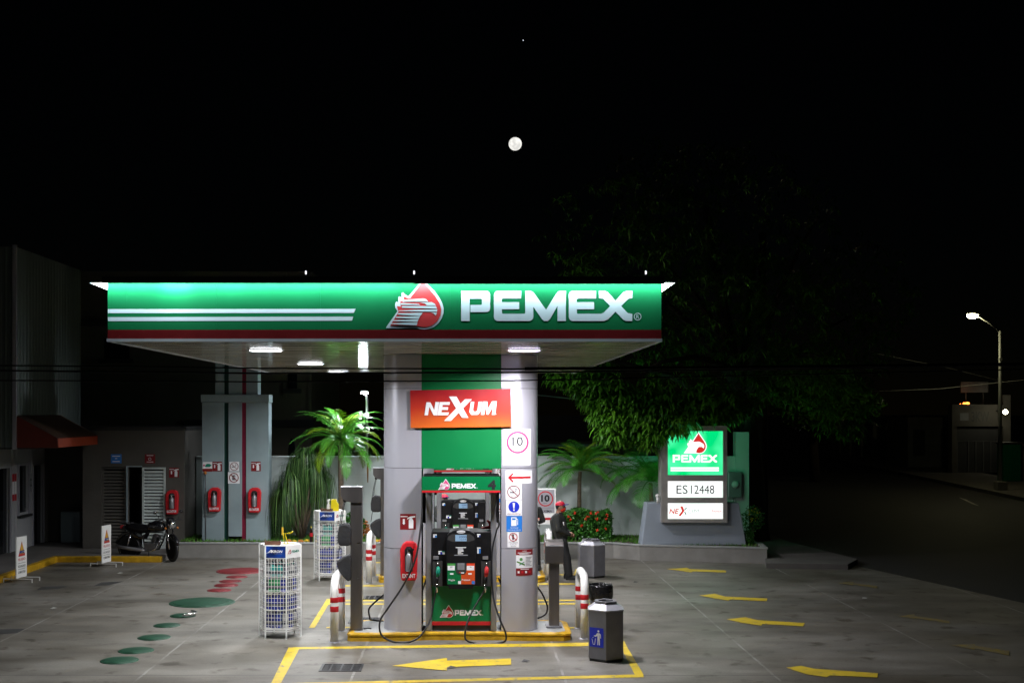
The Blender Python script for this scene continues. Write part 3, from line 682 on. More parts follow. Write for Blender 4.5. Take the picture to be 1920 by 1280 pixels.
# banner across the columns
def bmat():
    m=bpy.data.materials.new('banner_print'); m.use_nodes=True; nt=m.node_tree; N=nt.nodes; L=nt.links; b=N['Principled BSDF']
    tc=N.new('ShaderNodeTexCoord'); sp=N.new('ShaderNodeSeparateXYZ'); L.new(tc.outputs['Object'],sp.inputs[0])
    n=N.new('ShaderNodeTexNoise'); n.inputs['Scale'].default_value=1.6; L.new(tc.outputs['Object'],n.inputs[0])
    a=N.new('ShaderNodeMath'); a.operation='MULTIPLY_ADD'; a.inputs[1].default_value=.35; L.new(n.outputs[0],a.inputs[0]); L.new(sp.outputs['Z'],a.inputs[2])
    mr=N.new('ShaderNodeMapRange'); mr.inputs['From Min'].default_value=.15; mr.inputs['From Max'].default_value=.76; L.new(a.outputs[0],mr.inputs[0])
    cr=N.new('ShaderNodeValToRGB'); cr.color_ramp.elements[0].color=(.66,.14,.012,1); cr.color_ramp.elements[1].color=(.42,.008,.015,1)
    e=cr.color_ramp.elements.new(.5); e.color=(.50,.028,.010,1)
    L.new(mr.outputs[0],cr.inputs[0]); L.new(cr.outputs[0],b.inputs['Base Color']); b.inputs['Roughness'].default_value=.45
    MATS['banner_print']=m
bmat()
YB=20.2; PB=F/YB; UB=lambda x:(x-CX)/PB; VB=lambda y:H-(y-CY)/PB
ban=thing('banner','red to orange banner lettered NEXUM stretched across the two front columns','banner',(UB(864),YB,VB(802)))
m=M().mat('banner_print'); cn=[(769,731.5),(957,729),(958.7,799.5),(770,802)]; nx=14
vs=[];fs=[]
for j in range(2):
    for i in range(nx+1):
        q=i/nx; top=(cn[0][0]+(cn[1][0]-cn[0][0])*q,cn[0][1]+(cn[1][1]-cn[0][1])*q); bt=(cn[3][0]+(cn[2][0]-cn[3][0])*q,cn[3][1]+(cn[2][1]-cn[3][1])*q)
        for p in (top,bt): vs.append((UB(p[0]),YB+(.006*j)+.004*math.sin(i*1.9),VB(p[1])))
for i in range(nx):
    a=2*i; fs.append((a,a+1,a+3,a+2)); o=2*(nx+1); fs.append((o+a,o+a+2,o+a+3,o+a+1))
m.add(vs,fs,True).build('sheet',parent=ban)
d=D(.003)
def T(p): return [(UB(700+x/4.922),VB(700+y/4.922)) for x,y in p]
for ip,p in enumerate(([(472,385),(490,265),(527,265),(562,335),(573,262),(608,262),(590,385),(556,385),(517,308),(505,385)],
          [(592,385),(612,262),(708,262),(703,290),(640,290),(637,309),(692,309),(688,336),(632,336),(629,358),(699,358),(690,385)],
          [(697,212),(768,212),(878,408),(818,408)],[(846,237),(910,237),(715,437),(652,437)],
          [(900,260),(932,260),(920,335),(927,350),(950,350),(960,338),(972,259),(1003,259),(990,350),(965,380),(905,381),(885,355)],
          [(992,380),(1010,258),(1052,258),(1058,325),(1095,257),(1140,256),(1124,380),(1094,380),(1105,305),(1062,378),(1045,378),(1036,305),(1024,380)])):
    d.poly(T(p),'white_print',3 if ip==3 else 2)
d.circ(*T([(1130,374)])[0],1/PB,'white_print',2,10)
d.build('lettering',front(YB-.006),ban)
# ================================================================== ISLANDS, PUMPS
def outline(y0,ins=0):
    pts=[(-2.0,20.13),(-1.94,20.05),(-1.35,20.05),(-.95,20.09),(-.72,20.16),(.50,20.16),(.70,20.11),(.95,20.08),(1.55,20.08),(1.66,20.16),(1.68,20.3),(1.68,21.2),(1.58,21.38),(.9,21.38),(.6,21.3),(-.8,21.3),(-1.1,21.38),(-1.85,21.38),(-2.0,21.25)]
    c=(-.15,20.7); out=[]
    for x,y in pts:
        dx=ins*(1 if x>c[0] else -1)*(1 if abs(x-c[0])>1.3 else 0); dy=ins*(1 if y>c[1] else -1)
        if 20.3<=y<=21.2: dy=0
        out.append((x-dx,y-dy+y0))
    return out
def island(dy,lab):
    t=thing('pump_island',lab,'pump island',(-.15,20.7+dy,0),'raised pump islands')
    o0,o1=outline(dy),outline(dy,.09)
    n=len(o0); zs=[(outline(dy,.0),0),(outline(dy,.0),.065),(outline(dy,.018),.075),(outline(dy,-.006),.088),(outline(dy,-.006),.118),(outline(dy,.03),.135),(o1,.135),(o1,.05)]
    v=[];f=[]
    for p,z in zs: v+=[(x,y,z) for x,y in p]
    for i in range(len(zs)-1):
        for k in range(n): k2=(k+1)%n; f.append((i*n+k,i*n+k2,(i+1)*n+k2,(i+1)*n+k))
    M().mat('kerb_yellow').add(v,f).build('kerb',parent=t)
    M().mat('kerb_top').ext([(x,y,.02) for x,y in outline(dy,.088)],(0,0,.11)).build('slab',parent=t)
    return t
island(0,'front pump island with a yellow kerb and dark hoses lying on it')
island(6.9,'rear pump island with a yellow kerb behind the silver columns')

def pump(dy,num,lab):
    yb=20.24+dy; P=F/20.24; u=lambda x:(x-CX)/P; v=lambda y:H-(y-CY)/P
    t=thing('fuel_pump',lab,'fuel pump',(-.14,20.6+dy,.13),'fuel pumps')
    # head sign
    ys=19.98+dy; s=F/19.98; us=lambda x:(x-CX)/s; vs=lambda y:H-(y-CY)/s
    hs=M().mat('green_pump').box(us(791),ys,vs(919),us(938),ys+.03,vs(893)); hs.mat('red_print').box(us(791),ys-.002,vs(923),us(938),ys+.03,vs(919)-.0005)
    hs.mat('silver_dark').box(us(791)+.01,ys+.031,vs(923)+.03,us(938)-.01,ys+.85,vs(893)-.01)
    hs.mat('black_plastic').box(us(791)+.02,ys+.12,vs(893)-.009,us(938)-.02,ys+.82,vs(893)+.012)
    hs.mat('green_pump').box(us(791),ys+.851,vs(923),us(938),ys+.88,vs(893))
    h=hs.build('head_sign',parent=t)
    d=D(.0022); emblem(d,us(821.5),vs(918),21/s,('white_print','pink_print','white_print')); word(d,us(847),vs(915),45/s,'white_print',h=9/s)
    d.circ(us(894.5),vs(914),.8/s,'white_print',1,8); d.text(num,us(922.3),vs(908.3),17/s,'black_print',1,w=15/s,bold=.055)
    d.build('lettering',front(ys-.002),h)
    # side columns
    for xa,xb in ((798,809.5),(920.5,931)):
        m=M().mat('silver_dark').box(u(xa),yb+.02,.135,u(xb),yb+.62,vs(923)+.02); m.build('side_column',parent=t,bevel=.015)
    # brackets above body
    for xa,xb in ((791.5,797),(932,937)): M().mat('black_plastic').box(u(xa),yb+.25,1.9,u(xb),yb+.5,vs(923)+.01).build('hose_support',parent=t)
    # cabinet: black upper, green lower
    z0=v(1098); 
    b=M().mat('black_plastic'); b.box(u(809.8),yb+.0,z0,u(920.2),yb+.66,v(996.5)); b.build('cabinet',parent=t,bevel=.012)
    b=M().mat('green_pump').box(u(809.8),yb+.05,v(1165),u(920.2),yb+.6,z0-.001); lp=b.build('lower_panel',parent=t)
    M().mat('red_print').box(u(809.8),yb+.048,v(1172.2),u(920.2),yb+.6,v(1165)-.001).build('red_stripe',parent=t)
    M().mat('dark_trim').box(u(810.5),yb+.07,.134,u(919.5),yb+.58,v(1172.2)-.001).build('plinth',parent=t)
    d=D(.002); emblem(d,u(824.5),v(1158.5),24.5/P,('white_print','red_print','white_print')); word(d,u(852.5),v(1154),50/P,'white_print',h=10.5/P); d.circ(u(905),v(1153),.7/P,'white_print',1,8)
    d.build('lettering',front(yb+.05),lp)
    # centre console
    m=M().mat('black_plastic')
    top=[(837.5,1008),(839,1001),(843,997),(850,993.5),(857,991.8),(865,991.3),(873,991.8),(880,993.5),(887,997),(891,1001),(892,1008),(892,1090),(886,1102),(843,1102),(837.5,1090)]
    yc=yb-.10
    m.ext([(u(x),yc,v(y)) for x,y in top],(0,.42,0)); con=m.build('console',parent=t,bevel=.01)
    d=D(.002)
    d.circ(u(864.5),v(995.3),8/P,'white_print',1,24,ry=2.6/P); d.text('SERVICIO',u(864.5),v(995.3),2/P,'black_print',2,w=11/P) if False else None
    d.rect(u(858),v(996),u(871),v(994.6),'grey_print',2)
    d.poly([(u(839),v(1010)),(u(841),v(1004)),(u(848),v(999.5)),(u(857),v(999.5)),(u(872),v(999.5)),(u(881),v(999.5)),(u(888),v(1004)),(u(890.5),v(1010)),(u(880),v(1014)),(u(849),v(1014))],'dark_trim',1)
    d.rect(u(853.8),v(1012.7),u(875),v(1001),'lcd_blue',2)
    d.text('2000',u(867.5),v(1004.6),4/P,'navy_print',3,w=14/P); d.text('1214',u(868),v(1009.4),2.6/P,'navy_print',3,w=11/P)
    for k,(a,b_) in enumerate(((854.5,874),(858.5,868),(858.5,869),(858.5,869),(858.5,865),(858.5,868.5))): d.rect(u(a),v(1025.2+k*2.3),u(b_),v(1023.9+k*2.3),'white_print',1)
    d.rect(u(852),v(1039.5),u(877),v(1038),'grey_print',1)
    d.rect(u(839),v(1093),u(864.8),v(1054),'green_pump',1); d.rect(u(864.8),v(1093),u(890.3),v(1054),'orange_print',1)
    d.rect(u(839.5),v(1067),u(853),v(1058.5),'white_print',2); d.rect(u(839.5),v(1058.5),u(853),v(1054.2),'rock_green',2); d.rect(u(875.2),v(1067),u(889),v(1058.5),'white_print',2); d.rect(u(875.2),v(1058.5),u(889),v(1054.2),'hedge_red',2)
    d.text('87',u(846.3),v(1061),2.6/P,'black_print',3); d.text('91',u(882.5),v(1061),2.6/P,'black_print',3)
    d.poly([(u(854.5),v(1053.5)),(u(875),v(1053.5)),(u(874.5),v(1070)),(u(871),v(1074)),(u(858.5),v(1074)),(u(855),v(1070))],'dark_trim',3)
    d.rect(u(858),v(1066),u(871),v(1053.5),'grey_print',4)
    for i in range(3):
        for j in range(4): d.rect(u(860+i*3.6),v(1057+j*2.7),u(862+i*3.6),v(1055.4+j*2.7),'silver_dark',5)
    d.rect(u(861),v(1071.4),u(864),v(1070),'red_print',4); d.rect(u(864.3),v(1072.6),u(870.5),v(1070.6),'white_print',4)
    d.rect(u(844),v(1075),u(850.5),v(1072),'white_print',2); d.rect(u(878),v(1075),u(884.5),v(1072),'white_print',2)
    d.text('Magna',u(847),v(1085.3),4.4/P,'white_print',2,w=12/P,bold=.01); d.text('Premium',u(873.8),v(1084.6),3.6/P,'white_print',2,w=15.5/P,bold=.01)
    d.rect(u(859),v(1092.5),u(864.3),v(1086.8),'white_print',2); d.rect(u(884.5),v(1092.5),u(890),v(1086.8),'sky_print',2)
    d.build('display_panel',front(yc),con)
    d=D(.002)
    for x,y,w_,h_ in ((812,1001,7,2),(894.3,1000.5,6.5,2),(822,1032,6.5,2),(894.5,1025.5,6.5,2)): d.rect(u(x),v(y+h_),u(x+w_),v(y),'white_print')
    for x,y,w_,h_,c in ((812,1003.5,3.5,3.5,'white_print'),(816,1003.5,3,3.5,'sky_print'),(895,1003,2.8,3.2,'white_print'),(898.2,1003,2.5,3.2,'navy_print'),(822,1034.5,3.5,4,'white_print'),(826,1034.5,3,4,'blue_print'),(829.5,1034.5,4.5,4,'white_print'),(828.5,1032,6,2,'teal_print'),(895,1028,2.6,9,'white_print'),(898.2,1028,3,9,'sky_print')):
        d.rect(u(x),v(y+h_),u(x+w_),v(y),c)
    d.build('sticker',front(yb),t)
    # nozzle pockets, nozzles and hoses
    for k,(nx,col,side) in enumerate(((820.5,'cover_green',-1),(911,'red_cover',1))):
        M().mat('dark_trim').box(u(nx-9),yb-.035,v(1098),u(nx+9),yb-.001,v(1051)).build('nozzle_pocket',parent=t)
        M().mat('silver_dark').box(u(nx-8+(2 if side>0 else 0)),yb-.05,v(1047.5),u(nx+2+(2 if side>0 else 0)),yb-.002,v(1042)).build('pocket_label',parent=t)
        X=u(nx+1); ym=yb-.09
        m=M().mat('teal_print' if side<0 else 'logo_red')
        m.tube([(X,ym+.01,v(1061)),(X+.004,ym-.01,v(1065)),(X+.002,ym-.015,v(1072)),(X-.01,ym,v(1079))],[.022,.038,.036,.026],10)
        nz=m.build('nozzle',parent=t)
        M().mat('chrome').tube([(X,ym+.01,v(1062)),(X+.004*side,ym+.04,v(1056)),(X+.01*side,ym+.06,v(1051))],.011,8).build('spout',parent=nz)
        M().mat('black_plastic').tube([(X-.01,ym,v(1078)),(X-.012,ym-.01,v(1086)),(X-.016,ym,v(1092))],[.024,.022,.018],8).build('grip',parent=nz)
        M().mat('chrome').tube([(X-.016,ym,v(1092)),(X-.03,ym-.01,v(1097)),(X-.012,ym-.01,v(1101)),(X-.018,ym,v(1109))],[.012,.016,.015,.013],8).build('swivel',parent=nz)
    yh=19.97+dy; hp=F/yh
    def hz(x,y,dd=0): Y=yh+dd; return ((x-CX)/(F/yh),Y,H-(y-CY)/hp)
    def smooth(pts,n=7):
        P_=[Vector(p) for p in pts]; out=[]
        for i in range(len(P_)-1):
            p0=P_[max(i-1,0)];p1=P_[i];p2=P_[i+1];p3=P_[min(i+2,len(P_)-1)]
            for j in range(n):
                q=j/n; out.append(.5*((2*p1)+(-p0+p2)*q+(2*p0-5*p1+4*p2-p3)*q*q+(-p0+3*p1-3*p2+p3)*q**3))
        out.append(P_[-1]); return out
    A=[hz(791,920,.3),hz(790.5,960,.2),hz(787,1000,.1),hz(778,1050,0),hz(757,1095,0),hz(727,1140,0),hz(714,1160,0),hz(712,1178,-.03),hz(719,1192,-.05),hz(738,1201,-.06),hz(762,1202.5,-.06),hz(783,1195,-.05),hz(797,1180,0),hz(807,1160,.1),hz(813,1130,.2),hz(817.5,1108,.2)]
    B=[hz(935,920,.35),hz(931,960,.3),hz(936.5,985,.3),hz(931,1000,.3),hz(923,1040,.28),hz(923,1090,.24),hz(927,1130,.15),hz(938,1162,.02),hz(948,1186,-.04),hz(946,1200,-.06),hz(925,1204.5,-.06),hz(898,1205,-.06),hz(876,1199,-.06),hz(872,1188,-.03),hz(877,1165,.05),hz(890,1140,.15),hz(904,1118,.2),hz(909,1108,.2)]
    for q in (A,B): M().mat('rubber').tube(smooth(q),.0155,8).build('hose',parent=t)
    # hoses of the far side of the pump
    zz=.16
    for q in ([(-1.02,20.95,1.1),(-1.35,21.0,.72),(-1.6,21.03,.50),(-1.73,21.05,.36),(-1.72,21.05,.22),(-1.68,21.1,.16),(-1.3,21.1,.16),(-.9,21.0,.5),(-.7,20.95,1.0)],
              [(.9,21.0,1.0),(1.2,21.05,.7),(1.32,21.08,.48),(1.35,21.1,.35),(1.3,21.1,.24),(1.1,21.1,.18),(.8,21.05,.25),(.5,20.98,.9)]):
        M().mat('rubber').tube(smooth([(a,b_+dy+.12,c) for a,b_,c in q]),.0155,8).build('hose',parent=t)
    return t
pump(0,'4','front fuel pump numbered 4 with green base, black console and looping hoses')
pump(6.9,'2','rear fuel pump numbered 2 glimpsed behind pump 4')
# red glove and rag left on the pump
m=M().mat('logo_red'); 
pp=[(.20,20.62,1.80),(.26,20.60,1.805),(.33,20.6,1.815),(.36,20.62,1.85),(.335,20.63,1.90),(.30,20.62,1.93)]
m.tube([Vector(p)+Vector((0.0,0,0)) for p in pp],[.012,.022,.03,.03,.026,.014],8); m.ball((.355,20.6,1.82),.03,10)
tag(m.build('rag'),'crumpled dark red rag lying on top of the front pump','rag')

# ================================================================== STEEL POSTS
def tallpost(dy,lab):
    Y=20.45+dy; P=F/20.45; u=lambda x:(x-CX)/P; v=lambda y:H-(y-CY)/P
    t=thing('service_post',lab,'service post',(u(668),Y,.135),'tall stainless service posts with black covers')
    M().mat('stainless').box(u(658),Y-.09,.14,u(679.5),Y+.09,v(941)).build('post',parent=t,bevel=.004)
    M().mat('dark_trim').box(u(657),Y-.11,.134,u(681),Y+.11,.145).build('base_plate',parent=t)
    m=M().mat('stainless'); pr=[(640,912),(680,912),(680,941),(661,941),(652,939),(644,934),(640,928)]
    m.ext([(u(x),Y-.12,v(y)) for x,y in pr],(0,.24,0)); hb=m.build('head_box',parent=t,bevel=.004)
    M().mat('silver').box(u(640)-.002,Y-.122,v(912)+.0005,u(680)+.002,Y+.122,v(912)+.006).build('top_plate',parent=hb)
    for x,yy,x2,y2 in ((646,938,637,986),(648,938,640,986),(641,1010,634,1046)):
        M().mat('rubber').tube([(u(x),Y-.03,v(yy)),(u((x+x2)/2-1),Y-.04,v((yy+y2)/2)),(u(x2),Y-.02,v(y2))],.007,6).build('cable',parent=t)
    M().mat('rubber').ball((u(647),Y-.03,v(937.5)),.035,10).build('cable_gland',parent=t)
    for pts in ([(637,983),(645,979.5),(655,982),(660,987),(660,1018),(655,1022),(638,1021.5),(634.5,1016),(634,1000)],
                [(633,1050),(646,1041),(658,1037),(660,1045),(660,1085),(653,1088.5),(644,1079),(636,1068),(632.5,1056)]):
        m=M().mat('cover_black'); m.ext([(u(x),Y-.12,v(y)) for x,y in pts],(0,.20,0)); c=m.build('black_cover',parent=t,bevel=.03)
    for y0 in (1020,1086): M().mat('chrome').bar((u(655),Y-.05,v(y0+.5)),(u(676),Y-.095,v(y0-4.5)),.012).build('arm',parent=t)
    M().mat('rubber').tube([(u(683),Y+.02,v(1178)),(u(690),Y-.08,.165),(u(697),Y-.1,.16)],.012,6).build('tie',parent=t)
tallpost(0,'tall stainless post at the left end of the front island, with black covers hanging')
tallpost(6.85,'tall stainless post on the rear island, half hidden by the left silver column')
def shortpost(dy,lab):
    Y=20.68+dy; P=F/20.68; u=lambda x:(x-CX)/P; v=lambda y:H-(y-CY)/P
    t=thing('terminal_post',lab,'terminal post',(u(1038.5),Y,.135))
    M().mat('stainless').box(u(1029),Y-.09,.15,u(1048),Y+.09,v(1050)).build('post',parent=t,bevel=.004)
    M().mat('silver_dark').box(u(1023.5),Y-.13,.134,u(1053),Y+.13,.165).build('base_plate',parent=t,bevel=.004)
    m=M().mat('stainless'); m.ext([(u(1021.5),Y-.16,v(1021)),(u(1021.5),Y-.16,v(1052)),(u(1021.5),Y-.12,v(1055)),(u(1021.5),Y+.12,v(1055)),(u(1021.5),Y+.12,v(1011.5)),(u(1021.5),Y-.10,v(1014))],(34/P,0,0))
    hb=m.build('head_box',parent=t,bevel=.005)
    M().mat('bin_lid').box(u(1022),Y-.164,v(1021.6),u(1055),Y-.155,v(1019.8)).build('edge_strip',parent=hb)
shortpost(0,'short stainless post with a sloped box at the right end of the front island')

# ================================================================== BOLLARDS
def bollard(X,Y0,Y1,lab,g='white hoop bollards with red bands'):
    t=thing('hoop_bollard',lab,'bollard',(X,(Y0+Y1)/2,0),g)
    r=.068; pts=[(X,Y0,0),(X,Y0,.60),(X,Y0,.78)]; cy=(Y0+Y1)/2; rr=.24
    pts+=[(X,Y0+rr-rr*math.cos(R(a)),.79+rr*math.sin(R(a))*.98) for a in range(10,91,10)]
    pts+=[(X,Y1-rr+rr*math.sin(R(a)),.79+rr*math.cos(R(a))*.98) for a in range(0,81,10)]+[(X,Y1,.78),(X,Y1,.6),(X,Y1,0)]
    M().mat('white_paint').tube(pts,r,18).build('hoop',parent=t)
    for Y in (Y0,Y1):
        for za,zb in ((.50,.59),(.65,.735)): M().mat('red_print').lathe((X,Y,0),[(r+.001,za),(r+.002,za+.002),(r+.002,zb-.002),(r+.001,zb)],18).build('red_band',parent=t)
        M().mat('silver_dark').lathe((X,Y,0),[(r+.035,.004),(r+.03,.012),(r,.014)],16).build('base_flange',parent=t)
bollard(-2.2,20.0,21.05,'white hoop bollard with red bands at the left end of the front island')
bollard(1.91,20.32,21.3,'white hoop bollard with red bands beside the hexagonal bin on the right')
bollard(-2.2,26.9,27.95,'white hoop bollard with red bands at the left end of the rear island')
bollard(1.79,27.35,28.25,'white hoop bollard that the man in the red cap leans on')

# ================================================================== BINS
def hexpts(cx,cy,r,rot): return [(cx+r*math.cos(R(rot+60*k)),cy+r*math.sin(R(rot+60*k))) for k in range(6)]
def loft(m,rings):
    v=[];f=[];n=len(rings[0][0])
    for p,z in rings: v+=[(x,y,z) for x,y in p]
    for i in range(len(rings)-1):
        for k in range(n): k2=(k+1)%n; f.append((i*n+k,i*n+k2,(i+1)*n+k2,(i+1)*n+k))
    return m.add(v,f)
def hexbin(cx,cy,r,h,rot,lab,sign):
    t=thing('hexagonal_bin',lab,'trash bin',(cx,cy,0),'hexagonal metal trash bins')
    H6=lambda q:hexpts(cx,cy,q,rot)
    loft(M().mat('dark_trim'),[(H6(r*.93),0.002),(H6(r*.93),.05)]).build('base',parent=t)
    m=M().mat('bin_metal'); loft(m,[(H6(r),.045),(H6(r),h-.12)]); m.add([(x,y,.045) for x,y in H6(r)],[(5,4,3,2,1,0)]); b=m.build('body',parent=t,bevel=.004)
    loft(M().mat('bin_lid'),[(H6(r*1.015),h-.135),(H6(r*1.03),h-.115),(H6(r*.60),h-.035),(H6(r*.60),h-.03)]).build('lid',parent=t)
    m=M().mat('bin_metal'); loft(m,[(H6(r*.60),h-.045),(H6(r*.62),h-.03),(H6(r*.62),h),(H6(r*.42),h),(H6(r*.38),h-.15)]); m.mat('dark_trim').add([(x,y,h-.15) for x,y in H6(r*.38)],[(0,1,2,3,4,5)]); m.build('opening_rim',parent=t)
    if sign:
        p=H6(r); a=Vector((p[3][0],p[3][1],0)); b_=Vector((p[4][0],p[4][1],0))
        # face seen to the left of the front edge
        fs=[(p[i],p[(i+1)%6]) for i in range(6)]
        fs.sort(key=lambda e:(e[0][1]+e[1][1])); two=fs[:2]; two.sort(key=lambda e:e[0][0]+e[1][0]); e=two[0]
        if e[0][0]>e[1][0]: e=(e[1],e[0])
        a=Vector((e[0][0],e[0][1],0)); b_=Vector((e[1][0],e[1][1],0)); ud=(b_-a).normalized(); L_=(b_-a).length
        mp=plane((a.x,a.y,0),(ud.x,ud.y,0),(0,0,1))
        d=D(.0022); c=L_*.46; zc=.37; hw=.118; hh=.145
        d.rect(c-hw,zc-hh,c+hw,zc+hh,'blue_print')
        w='white_print'; k=hw/85.
        def q(pts): return [(c+(x-825)*k,zc-(y-765)*k*1.0) for x,y in pts]
        o=q([(848,696)])[0]; d.circ(o[0],o[1],12*k,w,2,16)
        d.poly(q([(836,716),(862,716),(878,730),(880,770),(872,770),(868,738),(864,738),(866,845),(856,845),(851,785),(846,845),(836,845),(836,745),(815,758),(793,752),(793,744),(812,744),(826,724)]),w,2)
        for s_ in (((768,782),(784,842)),((784,842),(802,842)),((802,842),(812,776))):
            a0,a1=q(s_); d.line(a0[0],a0[1],a1[0],a1[1],6*k,w,2)
        d.line(*q([(776,772)])[0],*q([(792,760)])[0],4*k,w,2)
        d.build('litter_sign',mp,b)
hexbin(2.07,18.62,.30,.895,-95,'grey hexagonal trash bin with a blue litter sign in the right foreground',True)
hexbin(2.78,27.95,.33,.86,-85,'plain grey hexagonal trash bin beside the man in the red cap',False)
t=thing('bagged_bin','round dark bin lined with a black plastic bag behind the hoop bollard','trash bin',(2.24,20.95,0))
M().mat('bin_metal').lathe((2.24,20.95,0),[(.155,.003),(.165,.05),(.185,.62),(.19,.66)],24).build('body',parent=t)
m=M().mat('bag_black'); v=[];n=36
prof=[(.195,.56),(.208,.60),(.212,.68),(.208,.78),(.2,.815),(.185,.80),(.17,.62)]
for i,(r_,z) in enumerate(prof):
    for k in range(n):
        a=2*math.pi*k/n; q=r_*(1+.022*math.sin(a*7+i*1.3)+.016*math.sin(a*13+i)); zz=z+(.010*math.sin(a*3)+.008*math.sin(a*8) if i in (0,1) else .004*math.sin(a*5))
        v.append((2.24+q*math.cos(a),20.95+q*math.sin(a),zz))
f=[]
for i in range(len(prof)-1):
    for k in range(n): k2=(k+1)%n; f.append((i*n+k,i*n+k2,(i+1)*n+k2,(i+1)*n+k))
m.add(v,f,True); m.build('bag_liner',parent=t)

# ================================================================== OIL RACKS
def rack(cx,cy,lab,rot=-94.6-30):
    r=.352; t=thing('oil_rack',lab,'display rack',(cx,cy,0),'hexagonal wire racks of oil bottles')
    HX=lambda q=r:hexpts(cx,cy,q,rot)
    p=HX(); fr=M().mat('white_paint')
    for x,y in p: fr.bar((x,y,0.002),(x,y,1.53),.022)
    for z in (.13,.16,1.34): 
        for i in range(6): a,b_=p[i],p[(i+1)%6]; fr.bar((a[0],a[1],z),(b_[0],b_[1],z),.014)
    fr.build('frame',parent=t)
    for z in (.17,.47,.77,1.02,1.34): M().mat('white_paint').ext([(x,y,z) for x,y in HX(r-.012)],(0,0,.012)).build('shelf',parent=t)
    w=M().mat('white_paint')
    for i in range(6):
        if i==0 and False: pass
        a=Vector((*p[i],0)); b_=Vector((*p[(i+1)%6],0)); c=Vector((cx,cy,0)); 
        L_=(b_-a).length; n=7
        for k in range(1,n): q=a.lerp(b_,k/n); w.bar((q.x,q.y,.16),(q.x,q.y,1.33),.0062)
        for k in range(1,18):
            z=.16+k*.0645; w.bar((a.x,a.y,z),(b_.x,b_.y,z),.0062)
    w.build('wire_mesh',parent=t)
    hd=M().mat('white_paint'); loft(hd,[(HX(r+.006),1.335),(HX(r+.006),1.545)]); hd.add([(x,y,1.545) for x,y in HX(r+.006)],[(0,1,2,3,4,5)]); h=hd.build('header_box',parent=t)
    q=HX(r+.006); fs=[(q[i],q[(i+1)%6]) for i in range(6)]; fs.sort(key=lambda e:e[0][1]+e[1][1])
    fr_=fs[0]; rt=max(fs[1:3],key=lambda e:e[0][0]+e[1][0])
    for k,e in enumerate((fr_,rt)):
        if e[0][0]>e[1][0]: e=(e[1],e[0])
        a=Vector((*e[0],0)); ud=(Vector((*e[1],0))-a); L_=ud.length; mp=plane((a.x,a.y,1.335),ud,(0,0,1)); d=D(.002)
        if k==0:
            d.rect(.012,.006,L_-.008,.20,'navy_print'); d.text('KRON',L_*.56,.115,.042,'white_print',2,w=L_*.50,bold=.03,shear=.15)
            d.poly([(L_*.10,.088),(L_*.27,.143),(L_*.32,.143),(L_*.31,.094),(L_*.27,.094),(L_*.275,.122)],'white_print',2)
            d.line(L_*.06,.086,L_*.30,.108,.006,'white_print',2); d.rect(L_*.42,.074,L_*.80,.078,'grey_print',2)
        else:
            emblem(d,.03,.07,.078,('red_print','logo_red','white_print')); word(d,.125,.085,.18,'teal_print',h=.038)
        d.build('lettering',mp,h)
    # low perforated side
    # bottles on the shelves, seen through the mesh
    for si,(z,names,lab_) in enumerate(((.182,('oil_navy','oil_blue','oil_white'),'bottom'),(.482,('oil_blue','oil_blue','oil_navy'),'second'),(.782,('oil_green','oil_blue','oil_grey'),'third'),(1.032,('oil_teal','oil_grey','oil_white'),'top'))):
        for k in range(7):
            a=R(rot+k*360/7+si*20); c=names[(k+si)%2]; bt=bottle(cx+.13*math.cos(a),cy+.13*math.sin(a),z,a,c,.27 if si==0 else .235)
            cn={'oil_navy':'dark navy','oil_blue':'bright blue','oil_green':'green','oil_grey':'grey','oil_teal':'teal'}[c]; wh='front' if cy<23 else 'rear'
            tag(bt,'%s oil bottle, inner ring, %s shelf of the %s wire rack'%(cn,lab_,wh),'oil bottle','%s inner bottles on the %s shelf of the %s rack'%(cn,lab_,wh))
        for k in range(15):
            a=R(rot+14+k*360/15+si*9); rr=.252; x=cx+rr*math.cos(a); y=cy+rr*math.sin(a)
            if math.sin(a)>.62: continue
            c=names[(k*7+si*3+k//3)%3]; big=1.0 if si<3 else .9
            key=(c,si<1)
            bt=bottle(x,y,z,a,c,.27 if si==0 else .235*big)
            cn={'oil_navy':'dark navy','oil_blue':'bright blue','oil_white':'white','oil_green':'green','oil_grey':'grey','oil_teal':'teal'}[c]
            wh='front' if cy<23 else 'rear'
            tag(bt,'%s oil bottle on the %s shelf of the %s wire rack'%(cn,lab_,wh),'oil bottle','%s bottles on the %s shelf of the %s rack'%(cn,lab_,wh))
    return t
BT={}
def bottle(x,y,z,a,c,h):
    k=(c,h)
    if k not in BT:
        m=M().mat(c); w,dp=.050,.034
        def ring(sx,sy,zz): return ([(sx*math.copysign(abs(math.cos(R(q)))**.55,math.cos(R(q))),sy*math.copysign(abs(math.sin(R(q)))**.55,math.sin(R(q)))) for q in range(0,360,36)],zz)
        loft(m,[ring(w*.9,dp*.9,0),ring(w,dp,.01),ring(w,dp,h*.70),ring(w*.8,dp*.8,h*.82),ring(.016,.014,h*.88)])
        m.mat('oil_grey'); loft(m,[ring(w*1.01,dp*1.03,h*.2),ring(w*1.012,dp*1.035,h*.21),ring(w*1.012,dp*1.035,h*.42),ring(w*1.01,dp*1.03,h*.43)])
        m.mat('oil_grey').cyl((0,0,h*.88),(0,0,h),.017,n=8)
        o=m.build('oil_bottle',org=(0,0,0)); BT[k]=o
    else:
        o=BT[k].copy(); COL.objects.link(o)
    o.location=(x,y,z+.001); o.rotation_euler=(0,0,a+math.pi/2); return o
rack(-3.17,20.56,'front wire rack of oil bottles, nearest the viewer')
rack(-3.13,27.52,'rear wire rack of oil bottles by the left steel post')
